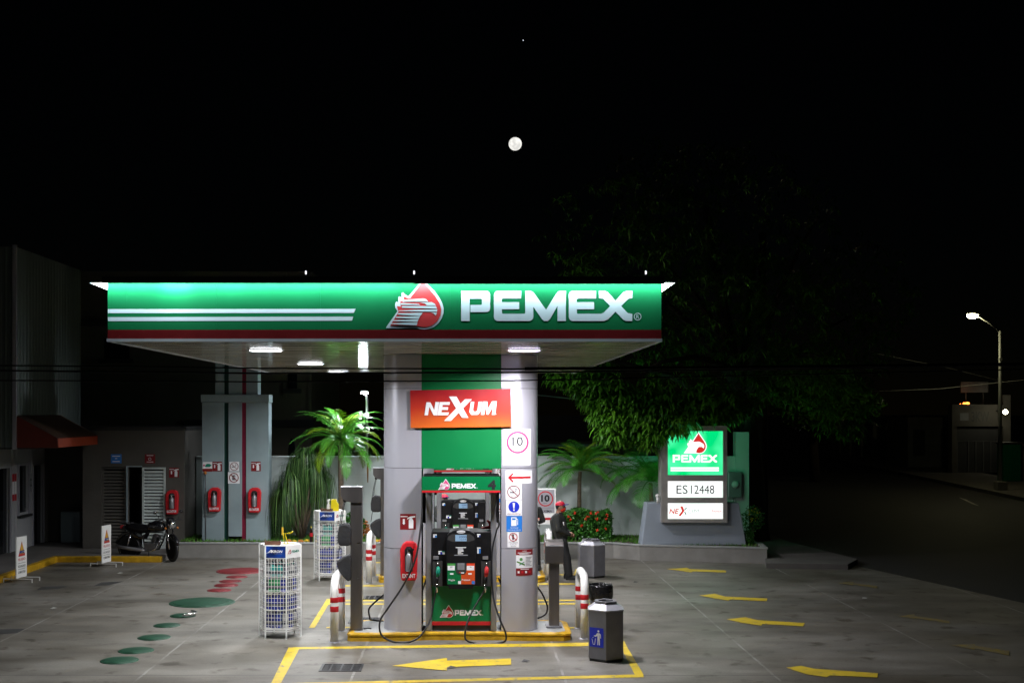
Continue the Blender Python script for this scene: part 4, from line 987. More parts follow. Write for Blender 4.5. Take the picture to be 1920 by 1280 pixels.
# things on the racks
P=F/20.5; u=lambda x:(x-CX)/P; v=lambda y:H-(y-CY)/P
zt_=1.547
def tray(X,Y,a,lab):
    m=M().mat('wood_brown').box(X-.13,Y-.10,zt_,X+.13,Y+.10,zt_+.02).box(X-.13,Y-.10,zt_+.0205,X-.115,Y+.10,zt_+.07).box(X+.115,Y-.10,zt_+.0205,X+.13,Y+.10,zt_+.055).box(X-.1145,Y-.10,zt_+.0205,X+.1145,Y-.088,zt_+.05).box(X-.1145,Y+.088,zt_+.0205,X+.1145,Y+.10,zt_+.05)
    rm(Matrix.Rotation(R(a),3,'Z'),m,(X,Y,zt_)); tag(m.build('wooden_tray'),lab,'tray')
tray(-3.27,20.42,6,'small brown wooden tray on top of the front oil rack')
tray(-3.17,27.32,-4,'small brown wooden tray on top of the rear oil rack')
X,Y=-3.06,20.50
t=thing('squeegee_holder','yellow wire holder with a small card standing on the front oil rack','holder',(X,Y,zt_))
m=M().mat('yellow_plastic'); m.tube([(X-.035,Y,zt_+.01),(X-.04,Y,zt_+.11),(X-.055,Y,zt_+.24)],.007,6).tube([(X+.03,Y,zt_+.01),(X-.0,Y,zt_+.10),(X-.02,Y,zt_+.18),(X+.03,Y,zt_+.175),(X+.09,Y,zt_+.19),(X+.115,Y,zt_+.215)],.009,6).box(X-.06,Y-.02,zt_+.001,X+.14,Y+.05,zt_+.009)
m.build('wire_frame',parent=t)
M().mat('rock_yellow').ext([(X-.072,Y-.01,zt_+.15),(X-.045,Y-.01,zt_+.15),(X-.042,Y-.01,zt_+.27),(X-.075,Y-.01,zt_+.28)],(0,.004,0)).build('card',parent=t)
X,Y=-3.02,27.40
t=thing('spray_bottle','white spray bottle standing on top of the rear oil rack','spray bottle',(X-.13,Y+.03,zt_))
M().mat('white_paint').lathe((X-.13,Y+.03,0),[(.04,zt_+.001),(.042,zt_+.02),(.042,zt_+.12),(.018,zt_+.16),(.016,zt_+.18)],14).build('bottle',parent=t)
m=M().mat('white_paint').box(X-.15,Y+.015,zt_+.181,X-.11,Y+.045,zt_+.215).ext([(X-.16,Y+.02,zt_+.215),(X-.09,Y+.02,zt_+.235),(X-.09,Y+.02,zt_+.255),(X-.16,Y+.02,zt_+.25)],(0,.02,0)); m.build('trigger_head',parent=t)
m=M().mat('yellow_plastic'); 
m.ext([(X-.065,Y-.07,zt_+.001),(X+.10,Y-.07,zt_+.001),(X+.105,Y-.07,zt_+.13),(X+.06,Y-.07,zt_+.20),(X+.055,Y-.07,zt_+.255),(X-.06,Y-.07,zt_+.25)],(0,.12,0)).box(X-.03,Y-.076,zt_+.14,X+.05,Y-.071,zt_+.147)
tag(m.build('yellow_box',bevel=.01),'bright yellow plastic box on top of the rear oil rack','box')
X,Y,_=(( 583.5-CX)/F*31.6,31.6,0)
t=thing('cola_bottle','small cola bottle with a red label standing on the planter wall','bottle',(X,Y,.4))
M().mat('cola').lathe((X,Y,0),[(.035,.401),(.042,.42),(.042,.62),(.03,.70),(.016,.75),(.015,.77)],14).build('bottle',parent=t)
M().mat('red_print').lathe((X,Y,0),[(.043,.55),(.0435,.552),(.0435,.64),(.043,.642)],14).build('label_band',parent=t)
M().mat('yellow_plastic').cyl((X,Y,.771),(X,Y,.80),.018,n=10).build('cap',parent=t)
# ================================================================== PLANTER, WALL, PYLON
t=thing('planter',"low concrete planter with grass running along the back wall",'planter',(0,31.5,0))
pl=[(-7.66,31.48),(3.7,31.48),(4.3,31.0),(7.36,30.33),(7.5,31.6),(7.6,33.69),(-7.66,33.69)]
m=M().mat('planter_concrete').ext([(x,y,0.001) for x,y in pl],(0,0,.36)); m.build('retaining_wall',parent=t)
m=M().mat('kerb_top'); a=[(-7.67,31.465),(3.69,31.465),(4.29,30.985),(7.38,30.31),(7.52,31.6),(7.38,31.62),(7.26,30.47),(4.36,31.10),(3.74,31.60),(-7.67,31.60)]
m.ext([(x,y,.3615) for x,y in a],(0,0,.045)); m.build('coping',parent=t,bevel=.008)
M().mat('soil').add([(-7.6,31.6,.385),(3.74,31.6,.385),(4.36,31.11,.385),(7.25,30.49,.385),(7.5,33.6,.385),(-7.6,33.6,.385)],[(0,1,2,3,4,5)]).build('soil',parent=t)
m=M().mat('grass_green')
for i in range(9000):
    x=rnd.uniform(-7.5,7.3); y=rnd.uniform(31.62,33.5) if x<4.2 else rnd.uniform(31.16-(x-4.3)*.215,33.4)
    h=rnd.uniform(.03,.09); w=rnd.uniform(.006,.014); a=rnd.uniform(0,3.14); dx,dy=w*math.cos(a),w*math.sin(a); l=rnd.uniform(-.03,.03)
    m.add([(x-dx,y-dy,.386),(x+dx,y+dy,.386),(x+l,y+l,.386+h)],[(0,1,2)])
o=m.build('grass',org=(0,0,0)); o['kind']='stuff'
# perimeter wall
t=thing('perimeter_wall','long pale plastered wall behind the palms and the lit sign','wall',(0,33.7,0))
m=M().mat('wall_paint').box(-7.5,33.705,0,7.64,33.9,1.985).box(-7.5,33.72,1.9851,7.64,33.88,2.005).box(-7.5,33.705,2.0051,7.64,33.9,2.49); m.build('wall',parent=t)
M().mat('wall_paint').box(-7.5,33.68,2.491,7.64,33.92,2.54).build('coping',parent=t,bevel=.01)
m=M().mat('wall_paint').box(7.30,33.60,.36,7.66,33.96,3.2); m.build('pier',parent=t)
t=thing('electric_meter','grey electric meter box on the wall end right of the lit sign','meter box',(7.28,33.5,1.5))
M().mat('silver_dark').box(7.05,33.40,1.42,7.42,33.60,2.12).build('box',parent=t,bevel=.02)
M().mat('clear_plastic').lathe((7.24,33.395,1.78),[(.10,0),(.10,-.05),(.06,-.08),(1e-4,-.085)],16,axis=1).build('dial',parent=t)
M().mat('pole_grey').cyl((7.2,33.5,.4),(7.2,33.5,1.42),.025,n=8).build('conduit',parent=t)
for px,l,c in ((532,'rock_green','green'),(551,'rock_yellow','yellow'),(563,'rock_orange','orange'),(575,'rock_yellow','yellow'),(540,'rock_orange','orange'),(595,'rock_yellow','yellow'),(706,'rock_yellow','yellow'),(714,'rock_orange','orange')):
    X=(px-CX)/F*31.75; r_=rnd.uniform(.07,.10)
    m=M().mat(l).ball((X,31.78,.40),r_,10,(1,.8,.62)); tag(m.build('painted_rock',org=(X,31.78,.39)),'%s painted rock edging the planter behind the oil racks'%c if px<600 else '%s painted rock on the planter by the left silver column'%c,'rock','painted rocks along the planter edge: '+('left' if px<600 else 'middle')+' '+c)
for px,lab in ((1096,'first'),(1106,'second'),(1116,'third')):
    X=(px-CX)/F*32.0; m=M().mat('rock_white').ball((X,31.95,.41),.07,10,(1.1,.8,.6)); tag(m.build('white_rock',org=(X,31.95,.39)),'%s white rock from the left under the flowering hedge'%lab,'rock','white rocks under the hedge')

YP=32.1; PP=F/YP; up=lambda x:(x-CX)/PP; vp=lambda y:H-(y-CY)/PP
t=thing('striped_pylon','tall grey pylon with a green and a red vertical stripe behind the rack','pylon',(up(441),YP+.25,.38))
m=M().mat('pylon_paint')
for a,b_,zb in ((379,419.5,.37),(428.5,453.5,.50),(461.5,503.5,.37)): m.box(up(a),YP,zb,up(b_),YP+.5,vp(754.6))
m.build('shaft',parent=t)
m=M().mat('pylon_paint').box(up(377),YP-.05,vp(754),up(505),YP+.55,vp(739.5)); m.build('cap',parent=t,bevel=.01)
m=M().mat('pylon_paint')
for a,b_ in ((403.5,419.5),(428.5,453.5),(461.5,483)): m.box(up(a),YP+.02,vp(739.5)+.001,up(b_),YP+.5,6.4)
m.build('upper_shaft',parent=t)
mk('stripe_green',(.0,.055,.04),.5); mk('stripe_red',(.20,.003,.03),.5)
M().mat('stripe_green').box(up(419.5)+.001,YP+.09,.36,up(428.5)-.001,YP+.45,vp(755)).box(up(419.5)+.001,YP+.09,vp(739)+.002,up(428.5)-.001,YP+.45,6.38).build('green_stripe',parent=t)
M().mat('stripe_red').box(up(453.5)+.001,YP+.03,.36,up(461.5)-.001,YP+.45,vp(755)).box(up(453.5)+.001,YP+.05,vp(739)+.002,up(461.5)-.001,YP+.45,6.38).build('red_stripe',parent=t)
def s2(name,lab,fn,Yf,cat='sign'):
    d=D(.003); P_=F/Yf; fn(d,(lambda x:(x-CX)/P_),(lambda y:H-(y-CY)/P_),P_); tag(d.build(name,front(Yf)),lab,cat)
s2('extinguisher_sign','dark red extinguisher sign on the right slab of the striped pylon',lambda d,u,v,p:extsign(d,u(480),v(874),18/p),YP)
s2('extinguisher_sign','dark red extinguisher sign on the left slab of the striped pylon',lambda d,u,v,p:extsign(d,u(407.3),v(874),18/p),YP)
def f(d,u,v,p):
    d.rect(u(380),v(883.5),u(398),v(865.5),'white_print'); d.rect(u(380),v(883.5),u(398),v(878),'darkred_print',2); d.poly([(u(384),v(873)),(u(388),v(869)),(u(393),v(869)),(u(397),v(872)),(u(393),v(875)),(u(386),v(875))],'teal_print',2); d.circ(u(382.5),v(872),1.8/p,'pink_print',2,10)
s2('emergency_stop_sign','small white and red sign with a pointing hand on the pylon edge',f,YP)
def f(d,u,v,p): d.rect(u(430),v(883),u(448.5),v(865),'white_print'); nosmoke(d,u(439.3),v(874),7.8/p)
s2('no_smoking_sign','small no smoking sign on the middle slab of the striped pylon',f,YP)
def f(d,u,v,p):
    d.rect(u(427.5),v(906),u(449.5),v(884.5),'white_print'); d.ring(u(438.6),v(895),9/p,1.5/p,'darkred_print',3); d.text('E',u(438.6),v(895),9/p,'black_print',2,bold=.04); d.line(u(432.5),v(889),u(444.7),v(901),1.4/p,'darkred_print',3)
s2('no_parking_sign','no parking sign with a crossed E on the middle pylon slab',f,YP)
def extinguisher(cx,Yf,zc,w,h,lab,lbl='EXTINTOR'):
    t=thing('fire_extinguisher',lab,'fire extinguisher',(cx,Yf,zc-h/2),'red wall extinguisher cases')
    s=lambda a,b_:(cx+a*w,Yf-.145,zc+b_*h)
    m=M().mat('red_cover'); sh=[(-.42,-.5),(.36,-.5),(.44,-.44),(.5,.30),(.40,.44),(.22,.5),(-.16,.5),(-.36,.44),(-.5,.30),(-.48,-.30)]
    m.ext([s(a,b_) for a,b_ in sh],(0,.14,0)); c=m.build('case',parent=t,bevel=.02)
    d=D(.002); sx=lambda a:cx+a*w; sz=lambda b_:zc+b_*h
    d.poly([(sx(-.22),sz(-.26)),(sx(.22),sz(-.26)),(sx(.24),sz(.30)),(sx(.12),sz(.38)),(sx(-.12),sz(.38)),(sx(-.24),sz(.30))],'black_print')
    d.rect(sx(-.36),sz(-.44),sx(.34),sz(-.30),'red_cover',1); d.text(lbl,sx(0),sz(-.37),h*.105,'white_print',2,w=w*.74,bold=.03)
    d.build('label',front(Yf-.145),c)
    M().mat('silver_dark').lathe((cx,Yf-.16,0),[(w*.16,zc-.25*h),(w*.18,zc-.22*h),(w*.18,zc+.12*h),(w*.10,zc+.2*h),(w*.05,zc+.22*h)],14).build('cylinder',parent=t)
    M().mat('chrome').lathe((cx,Yf-.165,0),[(w*.06,zc+.22*h),(w*.09,zc+.24*h),(w*.09,zc+.30*h),(w*.04,zc+.33*h)],10).box(cx-.02,Yf-.21,zc+.29*h,cx+.09,Yf-.17,zc+.33*h).build('valve',parent=t)
extinguisher(up(403.7),YP,vp(935.5),.34,.63,'red extinguisher case on the left slab of the striped pylon')
extinguisher(up(478.5),YP,vp(936.5),.34,.65,'red extinguisher case on the right slab of the striped pylon')
extinguisher((766.5-CX)/114.4,20.27,H-(1052-CY)/114.4,.29,.64,'large red extinguisher case on the front left silver column','EXTINT')
t=thing('mop','thin mop with an orange head leaning upright against the pylon','mop',(up(386),YP-.12,.41))
M().mat('pole_dark').cyl((up(387.5),YP-.12,.41),(up(385.5),YP-.04,vp(888)),.014,n=8).build('handle',parent=t)
M().mat('rock_orange').ball((up(385.5),YP-.045,vp(886)),.045,10).build('head',parent=t)

# ================================================================== LEFT BUILDINGS
t=thing('toilet_block','low brown outbuilding with two louvred doors behind the motorcycle','building',(-8.9,34,.14))
YT=32.4; PT=F/YT; ut=lambda x:(x-CX)/PT; vt=lambda y:H-(y-CY)/PT
xa,xb=ut(155),ut(345)
m=M().mat('brown_wall'); dz=2.30
m.box(xa,YT,.146,ut(190),YT+.2,3.26).box(ut(190),YT,dz,ut(311),YT+.2,3.26).box(ut(311),YT,.146,xb,YT+.2,3.26).box(ut(236),YT,.146,ut(238.5),YT+.2,dz)
m.box(xa,YT+.201,.146,xa+.15,36.5,3.26).box(xb-.15,YT+.201,.146,xb,36.5,3.26).box(xa+.151,36.3,.146,xb-.151,36.5,3.26)
m.build('wall',parent=t)
M().mat('dark_trim').box(xa-.03,YT-.05,3.261,xb+.03,36.55,3.36).build('roof',parent=t)
def louvre(x0,x1,z0,z1,Y,lab,matn,rot=0):
    fr=M().mat(matn).box(x0,Y,z0,x0+.05,Y+.04,z1).box(x1-.05,Y,z0,x1,Y+.04,z1).box(x0+.051,Y,z1-.05,x1-.051,Y+.04,z1).box(x0+.051,Y,z0,x1-.051,Y+.04,z0+.08)
    n=int((z1-z0)/.092)
    if rot: rm(Matrix.Rotation(R(rot),3,'Z'),fr,(x0,Y,0))
    o=fr.build('louvre_door',parent=t); sl=M().mat(matn)
    for i in range(n):
        z=z0+.1+i*(z1-z0-.16)/n; sl.add([(x0+.05,Y,z),(x1-.05,Y,z),(x1-.05,Y+.035,z+.055),(x0+.05,Y+.035,z+.055),(x0+.05,Y+.005,z-.006),(x1-.05,Y+.005,z-.006),(x1-.05,Y+.04,z+.049),(x0+.05,Y+.04,z+.049)],[(0,1,2,3),(7,6,5,4),(0,4,5,1),(3,2,6,7)])
    if rot: rm(Matrix.Rotation(R(rot),3,'Z'),sl,(x0,Y,0))
    sl.build('slats',parent=o)
louvre(ut(190.5),ut(235.5),.15,dz-.01,YT+.05,'','brown_wall')
louvre(ut(267),ut(310.5),.15,dz-.01,YT-.03,'','wall_paint')  # right door painted paler to stand for the light falling on it
M().mat('pylon_paint').box(ut(237),YT-.02,.15,ut(240),YT-.002,dz+.03).box(ut(240)+.001,YT-.02,dz,ut(266.5),YT-.002,dz+.03).build('door_frame',parent=t)
M().mat('dark_trim').box(ut(246),YT+.8,.15,ut(262),YT+1.1,vt(894)).build('inner_cabinet',parent=t)
def f(d,u,v,p):
    d.rect(u(208),v(868),u(228),v(851),'sky_print'); 
    for y,a,b_ in ((854.5,210.5,225.5),(859,216,220),(864.5,211,225)): d.rect(u(a),v(y+1),u(b_),v(y-.6),'white_print',2)
s2('blue_door_sign','small blue sign above the left louvred door',f,YT)
def f(d,u,v,p):
    d.rect(u(271.5),v(868),u(291),v(851),'darkred_print'); d.rect(u(275),v(854),u(287.5),v(852.8),'white_print',2); d.ring(u(281),v(860),2.8/p,.7/p,'white_print',2,12); d.rect(u(275),v(866),u(287.5),v(865),'white_print',2)
s2('red_door_sign','small dark red sign above the right louvred door',f,YT)
s2('extinguisher_sign','dark red extinguisher sign right of the grey louvred door',lambda d,u,v,p:extsign(d,u(326.5),v(885.5),18.5/p),YT)
extinguisher(ut(324.5),YT,vt(940.5),.34,.64,'red extinguisher case on the brown outbuilding beside the louvred door')
# big building behind
t=thing('rear_building','large dim beige building rising behind the outbuilding and the pylon','building',(-8.5,40,0))
YB_=38.; PB_=F/YB_; ub=lambda x:(x-CX)/PB_; vb=lambda y:H-(y-CY)/PB_
M().mat('beige_wall').box(-14.5,YB_,0,ub(585),46,8.1).build('wall',parent=t)
M().mat('dark_trim').box(-14.5,YB_-.18,vb(612),ub(400),YB_-.002,vb(599)).box(ub(345),YB_-.18,vb(799),ub(590),YB_-.002,vb(787)).build('ledge',parent=t)
for a,b_,c,e in ((196,243,672,634),(540,557,728,700)):
    w=M().mat('glass_dark').box(ub(a),YB_-.03,vb(c),ub(b_),YB_-.003,vb(e)).build('window',parent=t)
    M().mat('dark_trim').box(ub(a-8),YB_-.22,vb(c+9),ub(b_+8),YB_-.035,vb(c+1)).build('sill',parent=w)
p=[(ub(541),YB_-.03,vb(856)),(ub(553),YB_-.03,vb(856)),(ub(553),YB_-.03,vb(836)),(ub(551),YB_-.03,vb(826)),(ub(547),YB_-.03,vb(820)),(ub(543.5),YB_-.03,vb(828)),(ub(541),YB_-.03,vb(840))]
M().mat('glass_dark').ext(p,(0,.027,0)).build('arched_window',parent=t)
M().mat('beige_wall').box(ub(532),YB_-.10,4.2,ub(538),YB_-.002,8.05).box(ub(578),YB_-.10,3.55,ub(585),YB_-.002,8.05).build('pilaster',parent=t)
# store
t=thing('store_building','metal clad store with an overhanging upper floor at the left edge','building',(-12,30,.14))
m=M().mat('metal_cladding')
m.box(-10.85,29.2,2.9,-10.8,34.0,7.68).box(-17,29.2,2.9,-10.851,29.25,7.68).box(-17,33.95,2.9,-10.851,34.0,7.68).box(-17,29.25,2.9,-10.851,33.95,2.93).box(-17,29.25,7.6,-10.851,33.95,7.68)
y=29.35
while y<34: m.add([(-10.8,y,2.9),(-10.8,y+.10,2.9),(-10.785,y+.03,2.9),(-10.785,y+.07,2.9),(-10.8,y,7.66),(-10.8,y+.10,7.66),(-10.785,y+.03,7.66),(-10.785,y+.07,7.66)],[(0,2,6,4),(2,3,7,6),(3,1,5,7)]); y+=.22
x=-16.9
while x<-10.9: m.add([(x,29.2,2.9),(x+.05,29.2,2.9),(x+.015,29.185,2.9),(x+.035,29.185,2.9),(x,29.2,7.66),(x+.05,29.2,7.66),(x+.015,29.185,7.66),(x+.035,29.185,7.66)],[(0,4,6,2),(2,6,7,3),(3,7,5,1)]); x+=.11
m.build('upper_cladding',parent=t)
M().mat('silver').box(-10.86,29.15,2.86,-10.77,29.22,7.72).build('corner_trim',parent=t)
m=M().mat('store_cladding'); XS=-11.8
segs=[(14,30.60),(31.45,32.08),(32.78,33.18),(33.93,34.1)]
for a,b_ in segs: m.box(XS-.1,a,.146,XS,b_,2.93)
for a,b_,z0,z1 in ((30.6,31.45,2.32,2.93),(32.08,32.78,.146,1.10),(32.08,32.78,2.34,2.93),(33.18,33.93,2.30,2.93)): m.box(XS-.1,a,z0,XS,b_,z1)
yy=22.
while yy<34:
    if not any(a-.03<yy<b_+.03 for a,b_ in ((30.6,31.45),(32.08,32.78),(33.18,33.93))): m.box(XS,yy,.15,XS+.008,yy+.012,2.9)
    yy+=.2
m.build('lower_wall',parent=t)
M().mat('silver').box(XS-.02,31.45,.147,XS+.03,31.52,2.32).box(XS-.02,33.93,.147,XS+.03,34.02,2.32).box(XS-.02,33.12,.147,XS+.03,33.18,2.3).build('door_frame',parent=t)
M().mat('glass_dark').box(XS-.09,30.6,.15,XS-.06,31.45,2.32).build('door',parent=t); M().mat('glass_dark').box(XS-.09,33.18,.15,XS-.06,33.93,2.30).build('door',parent=t)
w=M().mat('glass_dark').box(XS-.09,32.08,1.1,XS-.05,32.78,2.34).build('window',parent=t)
M().mat('silver').box(XS+.001,32.02,1.04,XS+.04,32.09,2.4).box(XS+.001,32.78,1.04,XS+.04,32.85,2.4).box(XS+.001,32.09,2.34,XS+.04,32.78,2.4).build('frame',parent=w)
M().mat('dark_trim').box(XS+.001,32.0,.98,XS+.10,32.87,1.04).build('sill',parent=w)
M().mat('brown_wall').box(-11.8,34.25,.146,-10.2,34.4,2.9).box(-11.9,34.101,.146,-11.75,34.24,2.9).build('recess_wall',parent=t)
M().mat('dark_trim').box(-11.8,29.3,2.86,-10.3,34.4,2.8999).build('soffit',parent=t)
d=D(.003); mp=plane((XS,0,0),(0,1,0),(0,0,1))
d.rect(31.66,1.45,31.95,2.15,'white_print'); d.rect(31.66,1.95,31.95,2.15,'red_print',2); d.rect(31.66,1.45,31.95,1.62,'red_print',2); o=d.build('wall_notice',mp); tag(o,'small white and red notice on the store wall between the door and window','notice')
d=D(.003); d.rect(32.88,1.6,33.08,2.1,'grey_print'); d.rect(32.9,1.9,33.06,1.96,'black_print',2); d.rect(32.9,1.75,33.06,1.81,'black_print',2); tag(d.build('wall_notice',mp),'small grey notice on the store wall right of the window','notice')
t=thing('awning','dark red awning with an orange front edge on the store wall','awning',(-10.8,30,2.9))
for ya_ in (29.2,32.3): M().mat('awning_red').ext([(-10.78,ya_,2.9),(-9.8,ya_,2.9),(-9.8,ya_,3.12),(-10.78,ya_,3.66)],(0,.03,0)).build('side_panel',parent=t)
M().mat('awning_orange').box(-9.83,29.231,2.9,-9.79,32.299,3.12).build('valance',parent=t)
M().mat('awning_top').add([(-10.78,29.19,3.67),(-9.79,29.19,3.13),(-9.79,32.34,3.13),(-10.78,32.34,3.67)],[(0,1,2,3)]).build('top_sheet',parent=t)
tag(M().mat('pylon_paint').box(-11.3,33.9,.147,-10.75,34.2,1.0).build('grey_cabinet',bevel=.02),'small grey cabinet in the dark recess behind the store','cabinet')

# ================================================================== A-BOARDS
def board(XL,YL,XR,YR,lab):
    z0,z1=.10,.10+.90; ud=Vector((XR-XL,YR-YL,0)); L_=ud.length; ud.normalize(); n=ud.cross(Vector((0,0,1)))
    t=thing('warning_board',lab,'warning board',((XL+XR)/2,(YL+YR)/2,0),'white standing warning boards')
    m=M().mat('white_paint'); a=Vector((XL,YL,z0)); m.ext([a,a+ud*L_,a+ud*L_+Vector((0,0,z1-z0)),a+Vector((0,0,z1-z0))],-n*.025); pb=m.build('board',parent=t)
    m=M().mat('white_paint')
    for q in (.06,L_-.06):
        c=Vector((XL,YL,.085))+ud*q; e=n*.33
        m.bar(c-e,c+e,.018); 
        for s_ in (-1,1): m.bar((c+e*s_)+Vector((0,0,-.082)),(c+e*s_)+Vector((0,0,.009)),.018)
    m.build('foot',parent=t)
    d=D(.002); c=L_/2; T=.33
    d.poly([(c-.15,.50),(c+.15,.50),(c,.83)],'red_print'); d.poly([(c-.118,.515),(c+.118,.515),(c,.785)],'yellow_print',2)
    d.rect(c-.10,.56,c+.11,.62,'navy_print',3); d.rect(c-.02,.585,c+.12,.595,'white_print',4); d.rect(c-.14,.50,c+.14,.55,'red_print',3)
    d.text('PELIGRO',c,.43,.055,'red_print',1,w=.32,bold=.01); d.rect(c-.17,.345,c+.17,.352,'black_print')
    d.text('DESCARGANDO',c,.28,.05,'black_print',1,w=.34,bold=.01); d.rect(c-.17,.215,c+.17,.222,'black_print'); d.text('COMBUSTIBLE',c,.15,.05,'black_print',1,w=.34,bold=.01)
    d.build('print',plane((XL,YL,z0-.03),ud,(0,0,1)),pb)
board(-9.93,26.9,-9.87,27.36,'white standing warning board nearest the left edge by the yellow kerb')
board(-8.86,29.6,-8.78,30.06,'white standing warning board beside the motorcycle')

# free-standing speed sign
YS=30.6; PS=F/YS; us_=lambda x:(x-CX)/PS; vs_=lambda y:H-(y-CY)/PS
t=thing('speed_board','white standing speed board reading 10 MÁXIMA behind the right silver column','sign',(us_(1023),YS,0))
M().mat('white_paint').box(us_(1003.5),YS,vs_(982.5),us_(1042),YS+.03,vs_(915)).build('board',parent=t)
M().mat('pole_grey').box(us_(1010),YS+.031,.002,us_(1013),YS+.07,vs_(920)).box(us_(1033),YS+.031,.002,us_(1036),YS+.07,vs_(920)).box(us_(1005),YS-.2,.002,us_(1041),YS+.3,.03).build('leg',parent=t)
d=D(.003); d.rect(us_(1005.5),vs_(961),us_(1039.5),vs_(917.5),'bin_lid'); d.ring(us_(1022.7),vs_(934.5),14.3/PS,2/PS,'red_print',2); d.text('10',us_(1022.5),vs_(933.5),13/PS,'black_print',2,w=16/PS,bold=.04)
d.text('KM./H',us_(1022.5),vs_(943),1.8/PS,'black_print',2); d.rect(us_(1005.5),vs_(952),us_(1039.5),vs_(951),'grey_print',2); d.text('MÁXIMA',us_(1022.5),vs_(957),5.5/PS,'black_print',2,w=25/PS,bold=.01)
d.rect(us_(1003.8),vs_(974),us_(1041.7),vs_(970),'red_print',1); d.build('print',front(YS),t)

# ================================================================== LIT SIGN
YG=30.95; PG=F/YG; ug=lambda x:(x-CX)/PG; vg=lambda y:H-(y-CY)/PG
t=thing('lit_sign','backlit station sign with a green panel and two white panels on a tapered base','sign',(ug(1302),YG,.4))
m=M().mat('sign_base_paint'); pr=[(1202,1022),(1204,1018),(1214,943),(1241,943),(1241.5,979),(1363,979),(1363,943),(1387,943),(1400,1018),(1401,1022)]
m.ext([(ug(x),YG+.07,vg(y)) for x,y in pr],(0,.6,0)); m.build('base',parent=t,bevel=.02)
m=M().mat('sign_frame'); ya,yb=YG-.10,YG+.42
m.box(ug(1239),ya,vg(978.5),ug(1249.5),yb,vg(798)).box(ug(1356),ya,vg(978.5),ug(1362),yb,vg(798))
for a,b_ in ((798,806.5),(891,900),(933,941),(973,978.5)): m.box(ug(1249.5)+.0005,ya,vg(b_),ug(1356)-.0005,yb,vg(a))
m.box(ug(1249.5)+.0005,YG+.08,vg(978)+.01,ug(1356)-.0005,YG+.10,vg(806)-.01)
m.build('frame',parent=t)
pg=M().mat('sign_green_lit').box(ug(1249.8),YG-.02,vg(890.7),ug(1355.7),YG+.01,vg(806.8)).build('green_panel',parent=t)
w1=M().mat('sign_white_lit').box(ug(1249.8),YG-.02,vg(932.7),ug(1355.7),YG+.01,vg(900.3)).build('white_panel',parent=t)
w2=M().mat('sign_white_lit').box(ug(1249.8),YG-.02,vg(972.7),ug(1355.7),YG+.01,vg(941.3)).build('white_panel',parent=t)
M().mat('sign_green_lit').box(ug(1249.8),YG+.36,vg(890.7),ug(1355.7),YG+.39,vg(806.8)).mat('sign_white_lit').box(ug(1249.8),YG+.36,vg(932.7),ug(1355.7),YG+.39,vg(900.3)).box(ug(1249.8),YG+.36,vg(972.7),ug(1355.7),YG+.39,vg(941.3)).build('rear_panel',parent=t)
fm=M().mat('sign_frame')
for a,b_ in ((806.6,891),(900,933),(941,973)):
    zz0,zz1=vg(b_),vg(a); x0,x1=ug(1249.6),ug(1355.9); q=.03
    fm.box(x0,YG-.10,zz0,x1,YG-.025,zz0+q*.5).box(x0,YG-.10,zz1-q*.5,x1,YG-.025,zz1).box(x0,YG-.10,zz0+q*.5,x0+q*.6,YG-.025,zz1-q*.5).box(x1-q*.6,YG-.10,zz0+q*.5,x1,YG-.025,zz1-q*.5)
fm.build('panel_rim',parent=t)
d=D(.004); k=4.266
def T(p): return [(ug(1160+x/k),vg(760+y/k)) for x,y in p]
emblem(d,ug(1281.5),vg(850.5),41/PG,('sign_white_lit','sign_red_lit','sign_white_lit'))
kk=41/PG/655.
for pp in ([(200,582),(302,415),(283,342),(328,352),(324,282),(374,298),(363,226),(430,262),(640,262),(700,296),(750,335),(768,385),(752,455),(700,412),(620,408),(560,440),(528,520),(530,584)],): d.poly([(ug(1281.5)+(x-152)*kk,vg(850.5)+(622-y)*kk) for x,y in pp],'sign_white_lit',4)  # white patch paints the bird as burnt out by the sign's glow
word(d,ug(1261),vg(866.5),83/PG,'sign_white_lit',h=14.5/PG)
d.rect(ug(1257),vg(879),ug(1347.5),vg(875.3),'sign_white_lit'); d.rect(ug(1257),vg(883),ug(1347.5),vg(879.8),'sign_white_lit')
d.build('lettering',front(YG-.022),pg)
d=D(.004); d.text('ES',ug(1278.5),vg(917),16/PG,'sign_text_lit',1,w=21/PG); d.build('lettering',front(YG-.022),w1); d=D(.004); d.text('12448',ug(1317),vg(917),16/PG,'sign_text_lit',1,w=44/PG); d.build('lettering',front(YG-.022),w1)
d=D(.004)
d.text('NE',ug(1263.5),vg(957.8),9/PG,'sign_red_lit',1,w=18/PG,bold=.02,shear=.2)
d.poly([(ug(1275),vg(948.5)),(ug(1279.5),vg(948.5)),(ug(1283),vg(957)),(ug(1276),vg(966.5)),(ug(1271.5),vg(966.5)),(ug(1278.5),vg(957))],'sign_red_lit'); d.poly([(ug(1283.5),vg(956)),(ug(1288),vg(951)),(ug(1286),vg(951)),(ug(1282.5),vg(955))],'teal_print'); d.poly([(ug(1284),vg(958)),(ug(1287),vg(964)),(ug(1285),vg(964)),(ug(1282.7),vg(959.5))],'teal_print')
d.text('UM',ug(1300.5),vg(957.8),8/PG,'sign_grey_lit',1,w=20/PG,shear=.2); d.text('Premium',ug(1343.5),vg(957.5),4.5/PG,'sign_red_lit',1,w=18/PG,shear=.1)
d.build('lettering',front(YG-.022),w2)
lamp_area('sign_rear_glow',(ug(1303),YG+.5,2.9),1.3,1.1,9,(.05,1,.45),(0,1,-.05))
lamp_area('sign_front_glow',(ug(1303),YG-.12,2.9),1.3,1.1,5,(.1,1,.4),(0,-1,0))
t=thing('sign_floodlight','small round floodlight on the left shoulder of the lit sign base','floodlight',(ug(1233),YG,vg(943)))
